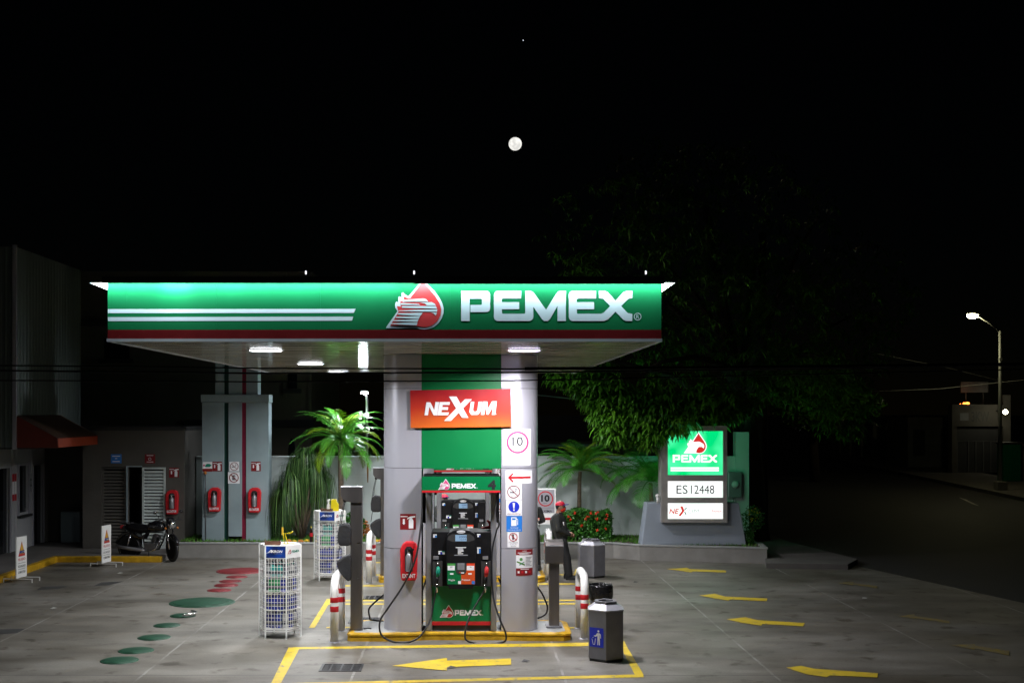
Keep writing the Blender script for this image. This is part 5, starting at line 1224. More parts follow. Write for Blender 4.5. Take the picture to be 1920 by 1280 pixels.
M().mat('white_paint').cyl((ug(1233),YG,vg(942.8)),(ug(1233),YG,vg(932)),.03,n=8).build('stem',parent=t); M().mat('white_paint').lathe((ug(1233),YG,0),[(.02,vg(933)),(.055,vg(930)),(.055,vg(927)),(1e-4,vg(925))],12).build('head',parent=t)

# lamp post on the wall
YL=33.45; PL=F/YL; ul=lambda x:(x-CX)/PL; vl=lambda y:H-(y-CY)/PL
t=thing('wall_lamp_post','slim lamp post with a glowing white head rising from the wall','lamp post',(ul(688),YL,vl(866)))
M().mat('pole_grey').tube([(ul(688),YL,vl(866)),(ul(688),YL,vl(750)),(ul(687),YL-.02,vl(742)),(ul(684),YL-.06,vl(739))],.035,8).build('pole',parent=t)
M().mat('pole_grey').tube([(ul(688),YL,vl(844)),(ul(672),YL-.05,vl(843)),(ul(664),YL-.1,vl(846))],.02,6).build('bracket',parent=t)
hd=M().mat('pole_grey').box(ul(677.5),YL-.22,vl(735),ul(690.5),YL+.05,vl(732)).build('lamp_head',parent=t,bevel=.01)
M().mat('post_lamp').box(ul(678),YL-.24,vl(738),ul(690),YL+.03,vl(735)-.002).build('lens',parent=hd)
t=thing('floodlight','small dark floodlight mounted on the wall beside the palm trunk','floodlight',(ul(655),33.6,vl(875)))
M().mat('pole_dark').cyl((ul(655),33.68,vl(866)),(ul(655),33.5,vl(868)),.02,n=8).build('bracket',parent=t); M().mat('pole_dark').box(ul(652),33.36,vl(877),ul(660),33.5,vl(870)).build('housing',parent=t,bevel=.01)
lamp_area('post_light',(ul(682),YL-.30,vl(739.5)),.25,.2,POSTP,(.85,.92,1.0),(-.55,-.45,-1),150)
m=M().mat('rust'); m.add([(ul(686),33.6995,vl(868)),(ul(690),33.6995,vl(868)),(ul(689),33.6995,vl(905)),(ul(687.3),33.6995,vl(905))],[(0,3,2,1)]); 
o=m.build('rust_stain',parent=bpy.data.objects['perimeter_wall'])
# ================================================================== PLANTS
def frond(m,base,az,el,L,droop,lw,n=36,leafmat='palm_leaf',lift=.25):
    m.mat(leafmat); p=Vector(base); hd=Vector((math.cos(az),math.sin(az),0)); e=el; pts=[p.copy()]; dirs=[]
    for i in range(n):
        d=hd*math.cos(e)+Vector((0,0,math.sin(e))); dirs.append(d); p=p+d*(L/n); pts.append(p.copy()); e-=droop/n*(.5+1.1*i/n)
    m.tube([pts[i] for i in range(0,n+1,3)],[.014*(1-.8*i/(n/3+1))+.003 for i in range(len(range(0,n+1,3)))],4)
    side=hd.cross(Vector((0,0,1)))
    for i in range(3,n):
        q=i/n; l=lw*(math.sin(math.pi*min(1,q*.9+.12))**.7)*rnd.uniform(.85,1.1); d=dirs[i]; up=side.cross(d).normalized()*-1
        if up.z<0: up=-up
        for s in (-1,1):
            t=(side*s*.82+d*.62+up*lift*rnd.uniform(.2,1.2)).normalized(); a=pts[i]; w=.008+.006*q
            mid=a+t*l*.5; tip=a+t*l+Vector((0,0,-l*.35*rnd.uniform(.6,1.3)))
            wd=d*w
            m.add([a-wd*.5,a+wd*.5,mid+wd+Vector((0,0,-.01)),mid-wd+Vector((0,0,-.01)),tip],[(0,1,2,3),(3,2,4)])
def palm(name,lab,x,y,z0,cx,cy,cz,nf,L,lw,mats,tr=.07,seed=1,elr=(-35,85),droop=1.6):
    rnd.seed(seed)
    t=thing(name,lab,'palm tree',(x,y,z0),'palms in the planter')
    pts=[(x+(cx-x)*q+.03*math.sin(q*5),y+(cy-y)*q,z0+(cz-z0)*q) for q in [i/10 for i in range(11)]]
    M().mat('trunk').tube(pts,[tr*(1.25-.35*i/10+.05*(i%2)) for i in range(11)],10).build('trunk',parent=t)
    m=M()
    for i in range(nf):
        az=i*2.399+rnd.uniform(-.2,.2); q=i/nf; el=R(elr[1]+(elr[0]-elr[1])*q**.8+rnd.uniform(-8,8))
        frond(m,(cx,cy,cz+.05),az,el,L*rnd.uniform(.85,1.1)*(1 if q>.15 else .75),droop*rnd.uniform(.8,1.2),lw,leafmat=mats[min(len(mats)-1,int(rnd.random()*len(mats)))])
    m.build('crown',parent=t); return t
def wx(px,Y): return (px-CX)/F*Y
def wz(py,Y): return H-(py-CY)/F*Y
palm('palm_tree','bright green palm under the wall lamp, between pylon and silver column',wx(636,32.8),32.8,.385,wx(641,32.8),32.8,wz(828,32.8),46,1.5,.28,('palm_leaf','palm_leaf','palm_leaf_lime'),.07,3,(-10,89),1.5)
palm('palm_tree','palm with a slim curved trunk right of the silver column',wx(1080,32.9),32.9,.385,wx(1090,32.9),32.9,wz(884,32.9),36,1.38,.30,('palm_leaf','palm_leaf_dark','palm_leaf_lime'),.055,5,(2,86),1.35)
t=palm('palm_tree','low bushy palm with drooping fronds left of the lit sign',wx(1222,32.6),32.6,.385,wx(1222,32.6),32.6,wz(905,32.6),32,1.6,.42,('palm_leaf_dark','palm_leaf','palm_leaf_dark'),.06,8,(5,80),1.9)
# ponytail plant with hanging strands
t=thing('ponytail_palm','shaggy plant with long hanging leaves right of the striped pylon','plant',(wx(565,32.4),32.4,.385))
rnd.seed(11)
stems=M().mat('trunk'); lv=M()
for hx,hy,hz_,k in ((573,0,862,330),(556,.2,880,260),(590,-.1,884,230),(601,.1,905,180),(533,-.1,935,200),(545,-.2,905,200),(520,.2,955,140)):
    X=wx(hx,32.4); Y=32.4+hy; Z=wz(hz_,32.4); stems.tube([(wx(565,32.4),32.45,.39),((X+wx(565,32.4))/2,Y,.4+(Z-.4)*.6),(X,Y,Z)],[.07,.045,.03],7)
    for i in range(k):
        a=rnd.uniform(0,6.28); out=rnd.uniform(.10,.55); L=rnd.uniform(.35,1.25); rise=rnd.uniform(.04,.34); w=rnd.uniform(.005,.010)
        dx,dy=math.cos(a),math.sin(a); sx,sy=-dy*w,dx*w
        pts=[(0,0),(out*.45,rise),(out*.85,rise*.6),(out,-L*.3),(out*1.05,-L*.7),(out*1.02,-L)]
        v=[]
        for j,(r_,z) in enumerate(pts):
            f_=1-.9*(j/5)**3; zz=max(.39,Z+z); v+= [(X+dx*r_-sx*f_,Y+dy*r_-sy*f_,zz),(X+dx*r_+sx*f_,Y+dy*r_+sy*f_,zz)]
        lv.mat('ponytail_leaf_pale' if rnd.random()<.3 else 'ponytail_leaf'); lv.add(v,[(2*j,2*j+1,2*j+3,2*j+2) for j in range(5)])
stems.build('trunk',parent=t); lv.build('foliage',parent=t)
def leafball(m,c,rad,n,l,w,mat,flat=1.):
    m.mat(mat)
    for i in range(n):
        v=Vector((rnd.gauss(0,1),rnd.gauss(0,1),rnd.gauss(0,1))).normalized(); q=rnd.uniform(.6,1.05)
        p=Vector((c[0]+v.x*rad[0]*q,c[1]+v.y*rad[1]*q,c[2]+v.z*rad[2]*q)); a=Vector((rnd.gauss(0,1),rnd.gauss(0,1),rnd.gauss(0,.6))).normalized(); b_=a.orthogonal().normalized(); b_=Matrix.Rotation(rnd.uniform(0,6.3),3,a)@b_
        L=l*rnd.uniform(.7,1.3); m.add([p-a*L/2,p+b_*w/2,p+a*L/2,p-b_*w/2],[(0,1,2,3)])
def leafbox(m,x0,x1,y0,y1,z0,z1,n,l,w,mat):
    m.mat(mat)
    for i in range(n):
        p=[rnd.uniform(x0,x1),rnd.uniform(y0,y1),rnd.uniform(z0,z1)]
        k=rnd.choice((0,1,1,2,2)); 
        if k==0: p[0]=rnd.choice((x0,x1))+rnd.uniform(-.06,.06)
        elif k==1: p[1]=y0+rnd.uniform(-.07,.07)
        else: p[2]=z1+rnd.uniform(-.07,.07)+.05*math.sin(p[0]*7)
        p=Vector(p); a=Vector((rnd.gauss(0,1),rnd.gauss(0,1),rnd.gauss(0,1))).normalized(); b_=a.orthogonal().normalized(); b_=Matrix.Rotation(rnd.uniform(0,6.3),3,a)@b_
        L=l*rnd.uniform(.7,1.3); m.add([p-a*L/2,p+b_*w/2,p+a*L/2,p-b_*w/2],[(0,1,2,3)])
t=thing('flowering_hedge','clipped green hedge dotted with orange red flowers','hedge',(wx(1100,32.4),32.4,.385))
m=M().mat('soil').box(wx(1064,32.4),32.2,.39,wx(1137,32.4),32.75,1.0); leafbox(m,wx(1058,32.4),wx(1143,32.4),32.1,32.85,.45,wz(961,32.4),5200,.075,.04,'hedge_leaf'); m.build('foliage',parent=t)  # dark box added inside the hedge as shade between its leaves
for px,py in ((1069,974),(1067,968),(1098,973),(1102,968),(1118,961),(1121,960),(1119,973),(1138,966),(1137,971),(1120,993),(1135,990),(1078,962),(1090,985),(1108,962)):
    X,Z=wx(px,32.05),wz(py,32.05); f_=M().mat('hedge_red')
    for j in range(9): 
        a=rnd.uniform(0,6.28); r_=rnd.uniform(0,.04); f_.ball((X+r_*math.cos(a),32.03+rnd.uniform(-.02,.02),Z+r_*math.sin(a)),.016,6)
    f_.build('flower',parent=t)
t=thing('dark_shrub','dark leafy shrub at the foot of the striped pylon','shrub',(wx(522,32.7),32.7,.385))
m=M(); leafball(m,(wx(522,32.8),32.85,.85),(.42,.3,.45),1100,.10,.05,'hedge_leaf'); leafball(m,(wx(516,32.8),32.9,1.2),(.25,.25,.3),500,.10,.05,'hedge_leaf'); m.build('foliage',parent=t)
t=thing('small_shrub','small leafy shrub with orange flowers behind the left steel post','shrub',(wx(658,32.2),32.2,.385))
m=M(); leafball(m,(wx(662,32.2),32.2,.78),(.33,.22,.33),900,.09,.045,'hedge_leaf'); leafball(m,(wx(683,32.2),32.25,.7),(.14,.1,.2),220,.07,.04,'rock_orange'); m.build('foliage',parent=t)
t=thing('small_shrub','small yellow flowered shrub on the corner right of the lit sign base','shrub',(wx(1415,31.5),31.6,.1))
m=M(); leafball(m,(wx(1415,32),32.2,.95),(.3,.3,.35),500,.08,.04,'hedge_leaf'); leafball(m,(wx(1412,32),32.0,1.05),(.2,.2,.2),50,.05,.04,'rock_yellow'); m.mat('trunk').tube([(wx(1415,32),32.2,.13),(wx(1415,32),32.2,.8)],.03,6); m.build('foliage',parent=t)
m=M(); leafball(m,(wx(1400,31.2),31.3,.55),(.22,.25,.22),420,.07,.04,'hedge_leaf'); tag(m.build('small_shrub'),'small dark shrub on the planter corner beside the sign base','shrub')

# big overhanging mango tree
t=thing('mango_tree','huge dark mango tree overhanging the lit sign, its lower leaves lit','tree',(8.2,34.8,0))
rnd.seed(21)
br=M().mat('bark_dark'); br.tube([(8.2,34.8,0),(8.1,34.75,1.5),(7.9,34.6,3.2),(7.4,34.4,5.0),(7.0,34.2,7.0),(6.6,34.2,9.5)],[.34,.28,.25,.22,.16,.07],12)
for e in ((3.2,32.4,5.1),(4.4,31.2,4.8),(5.6,30.9,6.5),(9.3,32.2,5.2),(10.6,34,6.4),(5.2,36,8.4),(8.6,36.5,8.6),(4.0,33.2,7.6),(9.4,33.0,9.0)):
    s=Vector((7.7,34.5,rnd.uniform(3.0,5.4))); e=Vector(e); mid=s.lerp(e,.5)+Vector((0,0,.5)); br.tube([s,s.lerp(mid,.5)+Vector((0,0,.1)),mid,mid.lerp(e,.6)+Vector((0,0,.1)),e],[.13,.11,.08,.055,.02],7)
br.build('trunk',parent=t)
cr=M().mat('mango_leaf')
def cluster(p,L,k,out=None):
    for j in range(k):
        a=rnd.uniform(0,6.283); el=rnd.uniform(-.45,.7)
        d=Vector((math.cos(a)*math.cos(el),math.sin(a)*math.cos(el),math.sin(el)))
        l=L*rnd.uniform(.75,1.2); w=l*.075; s_=d.cross(Vector((0,0,1)))
        if s_.length<.1: s_=Vector((1,0,0))
        s_.normalize(); a1=p+d*l*.38+Vector((0,0,-.01)); dr=rnd.uniform(.25,.6); tip=p+d*l*.8+Vector((0,0,-l*dr)); mid=p+d*l*.64+Vector((0,0,-l*dr*.4))
        cr.add([p,a1+s_*w,a1-s_*w,mid+s_*w*.85,mid-s_*w*.85,tip],[(0,1,2),(2,1,3,4),(4,3,5)])
def blob(c,r,n,L,k,low=False):
    for i in range(n):
        v=Vector((rnd.gauss(0,1),rnd.gauss(0,1),rnd.gauss(0,1))).normalized()
        if low and (v.z>.45 or v.y>.75): v.z=-abs(v.z)*.8; v.normalize()
        q=rnd.uniform(.72,1.05); p=Vector((c[0]+v.x*r[0]*q,c[1]+v.y*r[1]*q,c[2]+v.z*r[2]*q))
        if p.y<30.7 and 4.2<p.z<6 and p.x<2.9: continue
        cluster(p,L,k)
# lit fringe: chain of drooping lumps following the lower outline
for px,py,Y,rx,rz,n in ((1058,705,32.2,.42,.22,28),(1092,712,32.0,.45,.30,50),(1122,728,31.8,.5,.5,80),(1118,690,32.2,.5,.35,50),(1148,760,31.5,.6,.62,120),(1152,800,31.2,.42,.42,95),(1180,790,31.3,.62,.55,150),(1178,725,31.8,.8,.7,130),(1215,800,31.0,.45,.35,80),(1225,760,31.3,.8,.65,150),(1218,822,31.1,.2,.22,22),(1262,788,31.2,.65,.45,110),(1280,735,31.6,.95,.8,150),(1305,782,31.4,.6,.5,80),(1340,768,31.6,.7,.6,90),(1372,745,32,.9,.8,110),(1262,800,30.75,.28,.14,22)):
    blob((wx(px,Y),Y,wz(py-((7 if px<1290 else 16) if px>1225 and rz>.2 else 0),Y)),(rx,.55 if rx>.4 else .3,rz),int(n*1.15),.36,11,True)
# body of the crown
for c,r_,n in (((5.3,33.6,7.0),(2.9,2.6,2.0),420),((7.6,34.2,6.2),(2.6,2.6,2.1),330),((4.6,34.0,8.6),(2.6,2.4,1.8),220),((7.2,34.4,9.2),(3.0,2.6,1.9),260),((9.6,34.0,6.0),(2.2,2.2,1.9),240),((9.0,32.6,4.6),(1.5,1.4,1.0),160),((10.2,33.4,3.9),(.9,1.0,.9),90),((5.8,34.3,10.2),(2.0,2.0,1.2),130),((11.0,35.0,7.2),(1.8,1.8,1.6),120)):
    blob(c,r_,n,.34,9)
cr.build('crown',parent=t)
t=thing('street_tree','dim green tree far along the street, left of the pale street wall','tree',(18.6,66,0))
M().mat('bark_dark').tube([(18.6,66,0),(18.5,66,2.2),(18.2,66,4.5)],[.3,.25,.12],8).build('trunk',parent=t)
m=M(); rnd.seed(5)
for c,r_,n in (((18.2,65,4.6),(2.4,1.8,1.8),2200),((20.4,66,4.2),(1.8,1.6,1.1),1200),((16.4,65.5,5.6),(2.2,1.8,2.0),1600)): leafball(m,c,r_,n,.42,.15,'mango_leaf')
m.build('crown',parent=t)

# ================================================================== PEOPLE
def skinmesh(nodes,edges):
    m=M()
    for k,(p,r_) in nodes.items(): m.ball(p,r_,16)
    for a,b_ in edges:
        (p,r0),(q,r1)=nodes[a],nodes[b_]; m.tube([p,q],[r0,r1],16)
    me=bpy.data.meshes.new('sk'); me.from_pydata(m.v,[],m.f); ob=bpy.data.objects.new('sk',me); COL.objects.link(ob)
    md=ob.modifiers.new('r','REMESH'); md.mode='VOXEL'; md.voxel_size=.016
    sm=ob.modifiers.new('s','SMOOTH'); sm.iterations=5; sm.factor=.5
    dg=bpy.context.evaluated_depsgraph_get(); m2=bpy.data.meshes.new_from_object(ob.evaluated_get(dg))
    bpy.data.objects.remove(ob)
    return [tuple(v.co) for v in m2.vertices],[tuple(p.vertices) for p in m2.polygons]
def person(lab,loc,rz,J,cap=None,mask=False,badge=False,cloth='cloth_dark'):
    edges=[('pelvis','spine'),('spine','chest'),('chest','neck'),('neck','head1'),('head1','head2'),('head2','head3')]
    for s in 'LR': edges+=[('chest','sh'+s),('sh'+s,'el'+s),('el'+s,'wr'+s),('wr'+s,'ha'+s),('pelvis','hip'+s),('hip'+s,'kn'+s),('kn'+s,'an'+s)]
    v,f=skinmesh(J,edges)
    Rz=Matrix.Rotation(R(rz),3,'Z'); L0=Vector(loc)
    def Wd(p): return L0+Rz@Vector(p)
    t=thing('person',lab,'person',loc)
    m=M(); zn=J['neck'][0][2]
    v=[Wd(p) for p in v]; hc=[Wd(J['ha'+s][0]) for s in 'LR']; wc=[Wd(J['wr'+s][0]) for s in 'LR']
    m.v=[tuple(p) for p in v]; m.mats=[cloth,'skin','cloth_black']
    for q in f:
        c=sum((v[i] for i in q),Vector())/len(q); z=c.z-loc[2]
        k=0
        if z>zn+.015 and (c-Wd(J['neck'][0])).length<.36: k=1
        elif any((c-h).length<.062 for h in hc) : k=1
        elif z<J['hipL'][0][2]+.03 and not any((c-h).length<.2 for h in wc): k=2
        m.f.append(list(q)); m.k.append(k); m.sm.append(True)
    # fingers
    m.cur=1
    for s,h,w in zip('LR',hc,wc):
        d=(h-w).normalized(); sd=d.cross(Vector((0,0,1))).normalized(); dn=Vector((0,0,-1))
        for j,(o,l) in enumerate(((-.028,.055),(-.010,.066),(.010,.062),(.028,.048))):
            b0=h+d*.015+sd*o; m.tube([b0,b0+d*l*.5+dn*.006,b0+d*l*.8+dn*.025,b0+d*l*.85+dn*.042],[.0095,.009,.008,.006],6)
        b0=h-d*.02+sd*(-.035); m.tube([b0,b0+d*.03-sd*.02,b0+d*.05-sd*.016+dn*.012],[.011,.010,.008],6)
    # face: nose and ears on the head
    hd=Vector(J['head2'][0])
    for p,r_,sq in (((hd.x+.105,hd.y,hd.z-.012),.017,(1.1,.8,1.3)),((hd.x-.01,hd.y+.088,hd.z-.01),.022,(.9,.5,1.4)),((hd.x-.01,hd.y-.088,hd.z-.01),.022,(.9,.5,1.4))):
        q=Wd(p); m.ball(q,r_,8,sq)
    body=m.build('body',parent=t)
    e=M().mat('black_print')
    for s in (-1,1): q=Wd((hd.x+.088,hd.y+s*.034,hd.z+.02)); e.ball(q,.012,8)
    e.build('eyes',parent=t)
    for s in 'LR':
        a=Vector(J['an'+s][0]); m=M().mat('shoe')
        m.ext([Wd((a.x+x,a.y-.045,z)) for x,z in ((-.085,.002),(.19,.002),(.20,.03),(.16,.06),(.07,.095),(.03,.13),(-.075,.13),(-.09,.06))],Rz@Vector((0,.09,0)))
        m.build('shoe',parent=t,bevel=.015)
    m=M().mat('hair'); q=Wd((hd.x-.025,hd.y,hd.z+.03)); m.ball(q,.098,12,(1,.95,1.05)); m.build('hair',parent=t)
    if cap:
        m=M().mat(cap); q=Wd((hd.x-.012,hd.y,hd.z+.045)); n=16; v=[];f=[]
        for i in range(7):
            an=math.pi/2*i/6; 
            for k in range(n): b_=2*math.pi*k/n; v.append((q.x+.113*math.cos(b_)*math.cos(an),q.y+.108*math.sin(b_)*math.cos(an),q.z+.095*math.sin(an)))
        for i in range(6):
            for k in range(n): k2=(k+1)%n; f.append((i*n+k,i*n+k2,(i+1)*n+k2,(i+1)*n+k))
        m.add(v,f,True); c=m.build('cap',parent=t)
        m=M().mat('cap_blue'); m.ext([Wd((hd.x+x,hd.y+y,hd.z+z)) for x,y,z in ((.06,-.085,.045),(.15,-.06,.055),(.185,0,.06),(.15,.06,.055),(.06,.085,.045))],(0,0,.014)); m.build('brim',parent=c)
    if mask:
        m=M().mat('mask_red'); q=Wd((hd.x+.028,hd.y,hd.z-.045)); m.ball(q,.088,12,(1,.93,.85)); m.build('mask',parent=t)
    if badge:
        q=Wd((J['chest'][0][0]+.12,J['chest'][0][1]-.10,J['chest'][0][2]-.02)); M().mat('white_print').box(q.x-.02,q.y-.035,q.z-.045,q.x+.025,q.y-.028,q.z+.03).build('badge',parent=t)
    # jacket hem and belt
    return t
J={'pelvis':((-.17,0,.95),.165),'spine':((-.20,0,1.12),.185),'chest':((-.235,0,1.29),.185),'neck':((-.21,0,1.475),.075),'head1':((-.185,0,1.54),.072),'head2':((-.17,0,1.615),.098),'head3':((-.175,0,1.69),.075),
   'shL':((-.24,.18,1.40),.095),'elL':((-.20,.28,1.14),.075),'wrL':((.01,.12,1.03),.048),'haL':((.07,.045,1.01),.042),
   'shR':((-.24,-.18,1.40),.095),'elR':((-.20,-.28,1.14),.075),'wrR':((.01,-.12,1.03),.048),'haR':((.07,-.045,1.0),.042),
   'hipL':((-.15,.09,.86),.115),'knL':((-.06,.11,.50),.092),'anL':((-.03,.12,.12),.078),'hipR':((-.15,-.09,.86),.115),'knR':((-.02,-.10,.50),.092),'anR':((.04,-.10,.12),.078)}
p0=G(1063,1087)
person('man in a red cap and red face mask leaning on a bollard, dark uniform',(p0[0]+.04,27.5,0),-12,J,'cap_red',True,True)
J2={'pelvis':((-.02,0,.95),.14),'spine':((-.03,0,1.12),.145),'chest':((-.03,0,1.32),.15),'neck':((-.01,0,1.475),.058),'head1':((.0,0,1.54),.07),'head2':((.015,0,1.615),.096),'head3':((.01,0,1.69),.075),
   'shL':((-.03,.17,1.40),.072),'elL':((.0,.30,1.20),.056),'wrL':((.16,.16,1.10),.036),'haL':((.21,.10,1.12),.035),
   'shR':((-.03,-.17,1.40),.072),'elR':((.0,-.26,1.15),.062),'wrR':((.14,-.16,1.08),.04),'haR':((.21,-.12,1.14),.035),
   'hipL':((-.01,.09,.88),.10),'knL':((.0,.10,.50),.072),'anL':((-.03,.11,.10),.05),'hipR':((-.01,-.09,.88),.10),'knR':((.02,-.13,.50),.072),'anR':((.0,-.16,.10),.05)}
person('person in dark clothes mostly hidden behind the right silver column',(wx(997,28.0),28.0,.136),78,J2,None,False)
person('person in a red cap half hidden behind the rear pump',(wx(832,30.0),30.0,0),-60,J2,'cap_red',False)

# ================================================================== MOTORCYCLE
def motorcycle(lab,X,Y,head,steer):
    t=thing('motorcycle',lab,'motorcycle',(X,Y,0))
    Rh=Matrix.Rotation(R(head),3,'Z'); fx,rx_=.63,-.63
    def B(m,name,par=None,st=False,bevel=0):
        out=[]
        for v in m.v:
            v=Vector(v)
            if st: c=Vector((.50,0,.6)); v=c+Matrix.Rotation(R(steer),3,'Z')@(v-c)
            out.append(tuple(Rh@v+Vector((X,Y,0))))
        m.v=out; return m.build(name,parent=par or t,bevel=bevel)
    for cx,st,w in ((fx,True,.045),(rx_,False,.055)):
        r_=.32; wh=B(M().mat('rubber').lathe((cx,0,r_),[(r_-.075,-w*.8),(r_-.03,-w),(r_-.005,-w*.55),(r_,0),(r_-.005,w*.55),(r_-.03,w),(r_-.075,w*.8),(r_-.075,-w*.8)],32,axis=1),'wheel',st=st)
        m=M().mat('bike_rim').lathe((cx,0,r_),[(r_-.074,-.035),(r_-.10,-.03),(r_-.10,.03),(r_-.074,.035)],32,axis=1)
        for k in range(5): a=R(72*k+18); m.bar((cx,0,r_),(cx+.225*math.cos(a),0,r_+.225*math.sin(a)),.035,.028,up=(0,1,0))
        m.lathe((cx,0,r_),[(.05,-.05),(.05,.05)],14,axis=1); B(m,'rim',wh,st)
    for s in (-1,1): B(M().mat('chrome').tube([(fx,s*.075,.32),(fx-.09,s*.075,.60),(fx-.16,s*.075,.84)],[.026,.022,.019],8),'fork',st=True)
    B(M().mat('bike_black').tube([(fx+.34*math.cos(R(a)),0,.32+.355*math.sin(R(a))) for a in (20,45,70,95,120,150)],.045,6),'front_fender',st=True)
    hl=M().mat('bike_black').ball((fx-.10,0,.93),.115,14,(.9,1,1)).mat('chrome').lathe((fx-.06,0,.92),[(.095,.02),(.10,.05),(.09,.07),(1e-4,.085)],16,axis=0)
    B(hl,'headlight',st=True)
    B(M().mat('bike_black').ext([(fx-.20,-.08,1.0),(fx-.05,-.08,.99),(fx-.04,-.08,1.06),(fx-.14,-.08,1.12)],(0,.16,0)),'instrument_cover',st=True,bevel=.02)
    B(M().mat('iron').tube([(fx-.22,-.36,1.02),(fx-.20,-.2,1.04),(fx-.15,-.06,.97),(fx-.15,.06,.97),(fx-.20,.2,1.04),(fx-.22,.36,1.02)],.014,8),'handlebar',st=True)
    for s in (-1,1):
        mr=B(M().mat('iron').tube([(fx-.20,s*.24,1.05),(fx-.22,s*.30,1.15),(fx-.24,s*.33,1.20)],.007,6).mat('bike_black').ball((fx-.26,s*.35,1.23),.05,10,(.5,1.2,.8)),'mirror',st=True)
        B(M().mat('rock_orange').ball((fx-.05,s*.16,.84),.03,8),'indicator',st=True)
    B(M().mat('bike_black').add([],[]) if False else (lambda m: (m.tube([(.36,0,.80),(.30,0,.86),(.12,0,.88),(-.05,0,.84),(-.12,0,.80)],[.05,.125,.15,.12,.07],14),m)[1])(M().mat('bike_black')),'fuel_tank')
    B(M().mat('black_plastic').tube([(-.02,0,.83),(-.15,0,.80),(-.35,0,.81),(-.55,0,.84),(-.72,0,.87)],[.07,.11,.12,.11,.05],12),'seat')
    B(M().mat('bike_black').ext([(-.10,-.11,.72),(-.30,-.11,.60),(-.62,-.10,.78),(-.80,-.08,.88),(-.75,-.08,.80),(-.42,-.10,.56),(-.18,-.11,.54)],(0,.21,0)),'side_cover',bevel=.02)
    B(M().mat('bike_black').tube([(rx_+.37*math.cos(R(a)),0,.32+.38*math.sin(R(a))) for a in (60,85,110,140,165)],.05,6),'rear_fender')
    B(M().mat('iron').tube([(-.55,-.12,.93),(-.85,-.11,.95),(-.9,0,.95),(-.85,.11,.95),(-.55,.12,.93)],.012,6),'rear_rack')
    e=M().mat('bike_engine').box(-.16,-.12,.28,.16,.12,.46); e.tube([(.06,0,.44),(.14,0,.66)],.085,12)
    for k in range(5): e.tube([(.07+.017*k,0,.48+.036*k),(.073+.017*k,0,.487+.036*k)],.11,12)
    B(e,'engine',bevel=.02)
    B(M().mat('iron').tube([(.42,0,.86),(.30,0,.50),(.20,0,.30),(-.2,0,.26),(-.24,0,.55)],.02,8).tube([(.42,0,.86),(.1,0,.76),(-.3,0,.70),(-.7,0,.80)],.018,8),'frame')
    B(M().mat('chrome').tube([(.19,-.08,.60),(.27,-.12,.50),(.20,-.15,.34),(.08,-.16,.27),(-.15,-.16,.27)],[.02,.021,.022,.022,.022],10),'exhaust_pipe')
    B(M().mat('silver_dark').tube([(-.12,-.16,.27),(-.20,-.17,.28),(-.5,-.18,.31),(-.88,-.19,.36)],[.022,.04,.046,.04],12),'muffler')
    for s in (-1,1): B(M().mat('chrome').tube([(rx_,s*.12,.32),(rx_+.10,s*.14,.66)],[.026,.02],8),'shock_absorber')
    B(M().mat('iron').tube([(-.25,0,.30),(-.05,0,.27),(rx_,0,.32)],.018,6).tube([(rx_,-.10,.32),(-.2,-.10,.34)],.016,6),'swingarm')
    B(M().mat('iron').tube([(-.02,-.14,.25),(.06,-.30,.015)],.011,6),'kickstand')
    B(M().mat('red_print').box(-.86,-.06,.80,-.82,.06,.88),'tail_light')
    return t
bx=(wx(328,30.7)+wx(240,30.9))/2
motorcycle('black motorcycle parked by the planter end and louvred doors',bx-.02,30.95,-14,-38)

# ================================================================== STREET ON THE RIGHT
def gx(px,Y): return (px-CX)/F*Y
mk('far_wall',(.6,.56,.5),.85,var=.2,scale=1.5)  # paler copy of the street wall colour, with lamp light painted in
t=thing('street_wall','long pale street wall across the road, fading into the dark','wall',(30.6,98,.1))
m=M().mat('far_wall').ext([(kx(112)+2.9,112,.16),(kx(112)+3.1,112,.16),(kx(84)+3.4,84,.16),(kx(84)+3.2,84,.16)],(0,0,2.5)); m.build('wall',parent=t)
for i in range(6):
    y=85+i*4.6; M().mat('far_wall').box(kx(y)+2.85,y,.16,kx(y)+3.1,y+.5,2.9).build('pier',parent=t)
t=thing('street_house','dim grey house front beyond the pale street wall','building',(29,80,.1))
m=M().mat('street_wall_grey').box(gx(1702,80),80,.16,gx(1768,80),83.9,3.4); m.build('wall',parent=t); 
m=M().mat('shutter').box(gx(1712,80),79.93,.9,gx(1734,80),79.99,2.6); m.build('window',parent=t)
YQ=72.5
t=thing('gated_entrance','pale gatehouse with dark painted letters across the street','building',(gx(1838,YQ),YQ+.5,.1))
q=lambda y:H-(y-CY)/F*YQ
m=M().mat('street_wall').box(gx(1785,YQ),YQ,.16,gx(1794,YQ),YQ+.6,q(758)).box(gx(1881,YQ),YQ,.16,gx(1895,YQ),YQ+.6,q(740)).box(gx(1794,YQ)+.001,YQ,q(799),gx(1881,YQ)-.001,YQ+.6,q(758)); m.build('portal',parent=t)
m=M().mat('shutter').box(gx(1794,YQ)+.01,YQ+.3,.16,gx(1881,YQ)-.01,YQ+.34,q(799)-.002); g=m.build('gate',parent=t)
m=M().mat('ladder_grey')
for px in (1797,1818,1832,1846,1860,1878): m.box(gx(px,YQ),YQ+.24,.17,gx(px+2,YQ),YQ+.29,q(826))
m.box(gx(1796,YQ),YQ+.24,q(828),gx(1880,YQ),YQ+.235,q(826.5)); m.build('bars',parent=g)
d=D(.01); d.text('3KW',gx(1838,YQ),q(781),.62,'black_print',1,w=1.05,bold=.02); d.rect(gx(1800,YQ),q(788),gx(1816,YQ),q(774),'grey_print'); d.build('lettering',front(YQ),t)
t=thing('roof_sign','dim blank grey sign panel raised above the gatehouse','sign',(gx(1839,YQ),YQ+.9,q(758)))
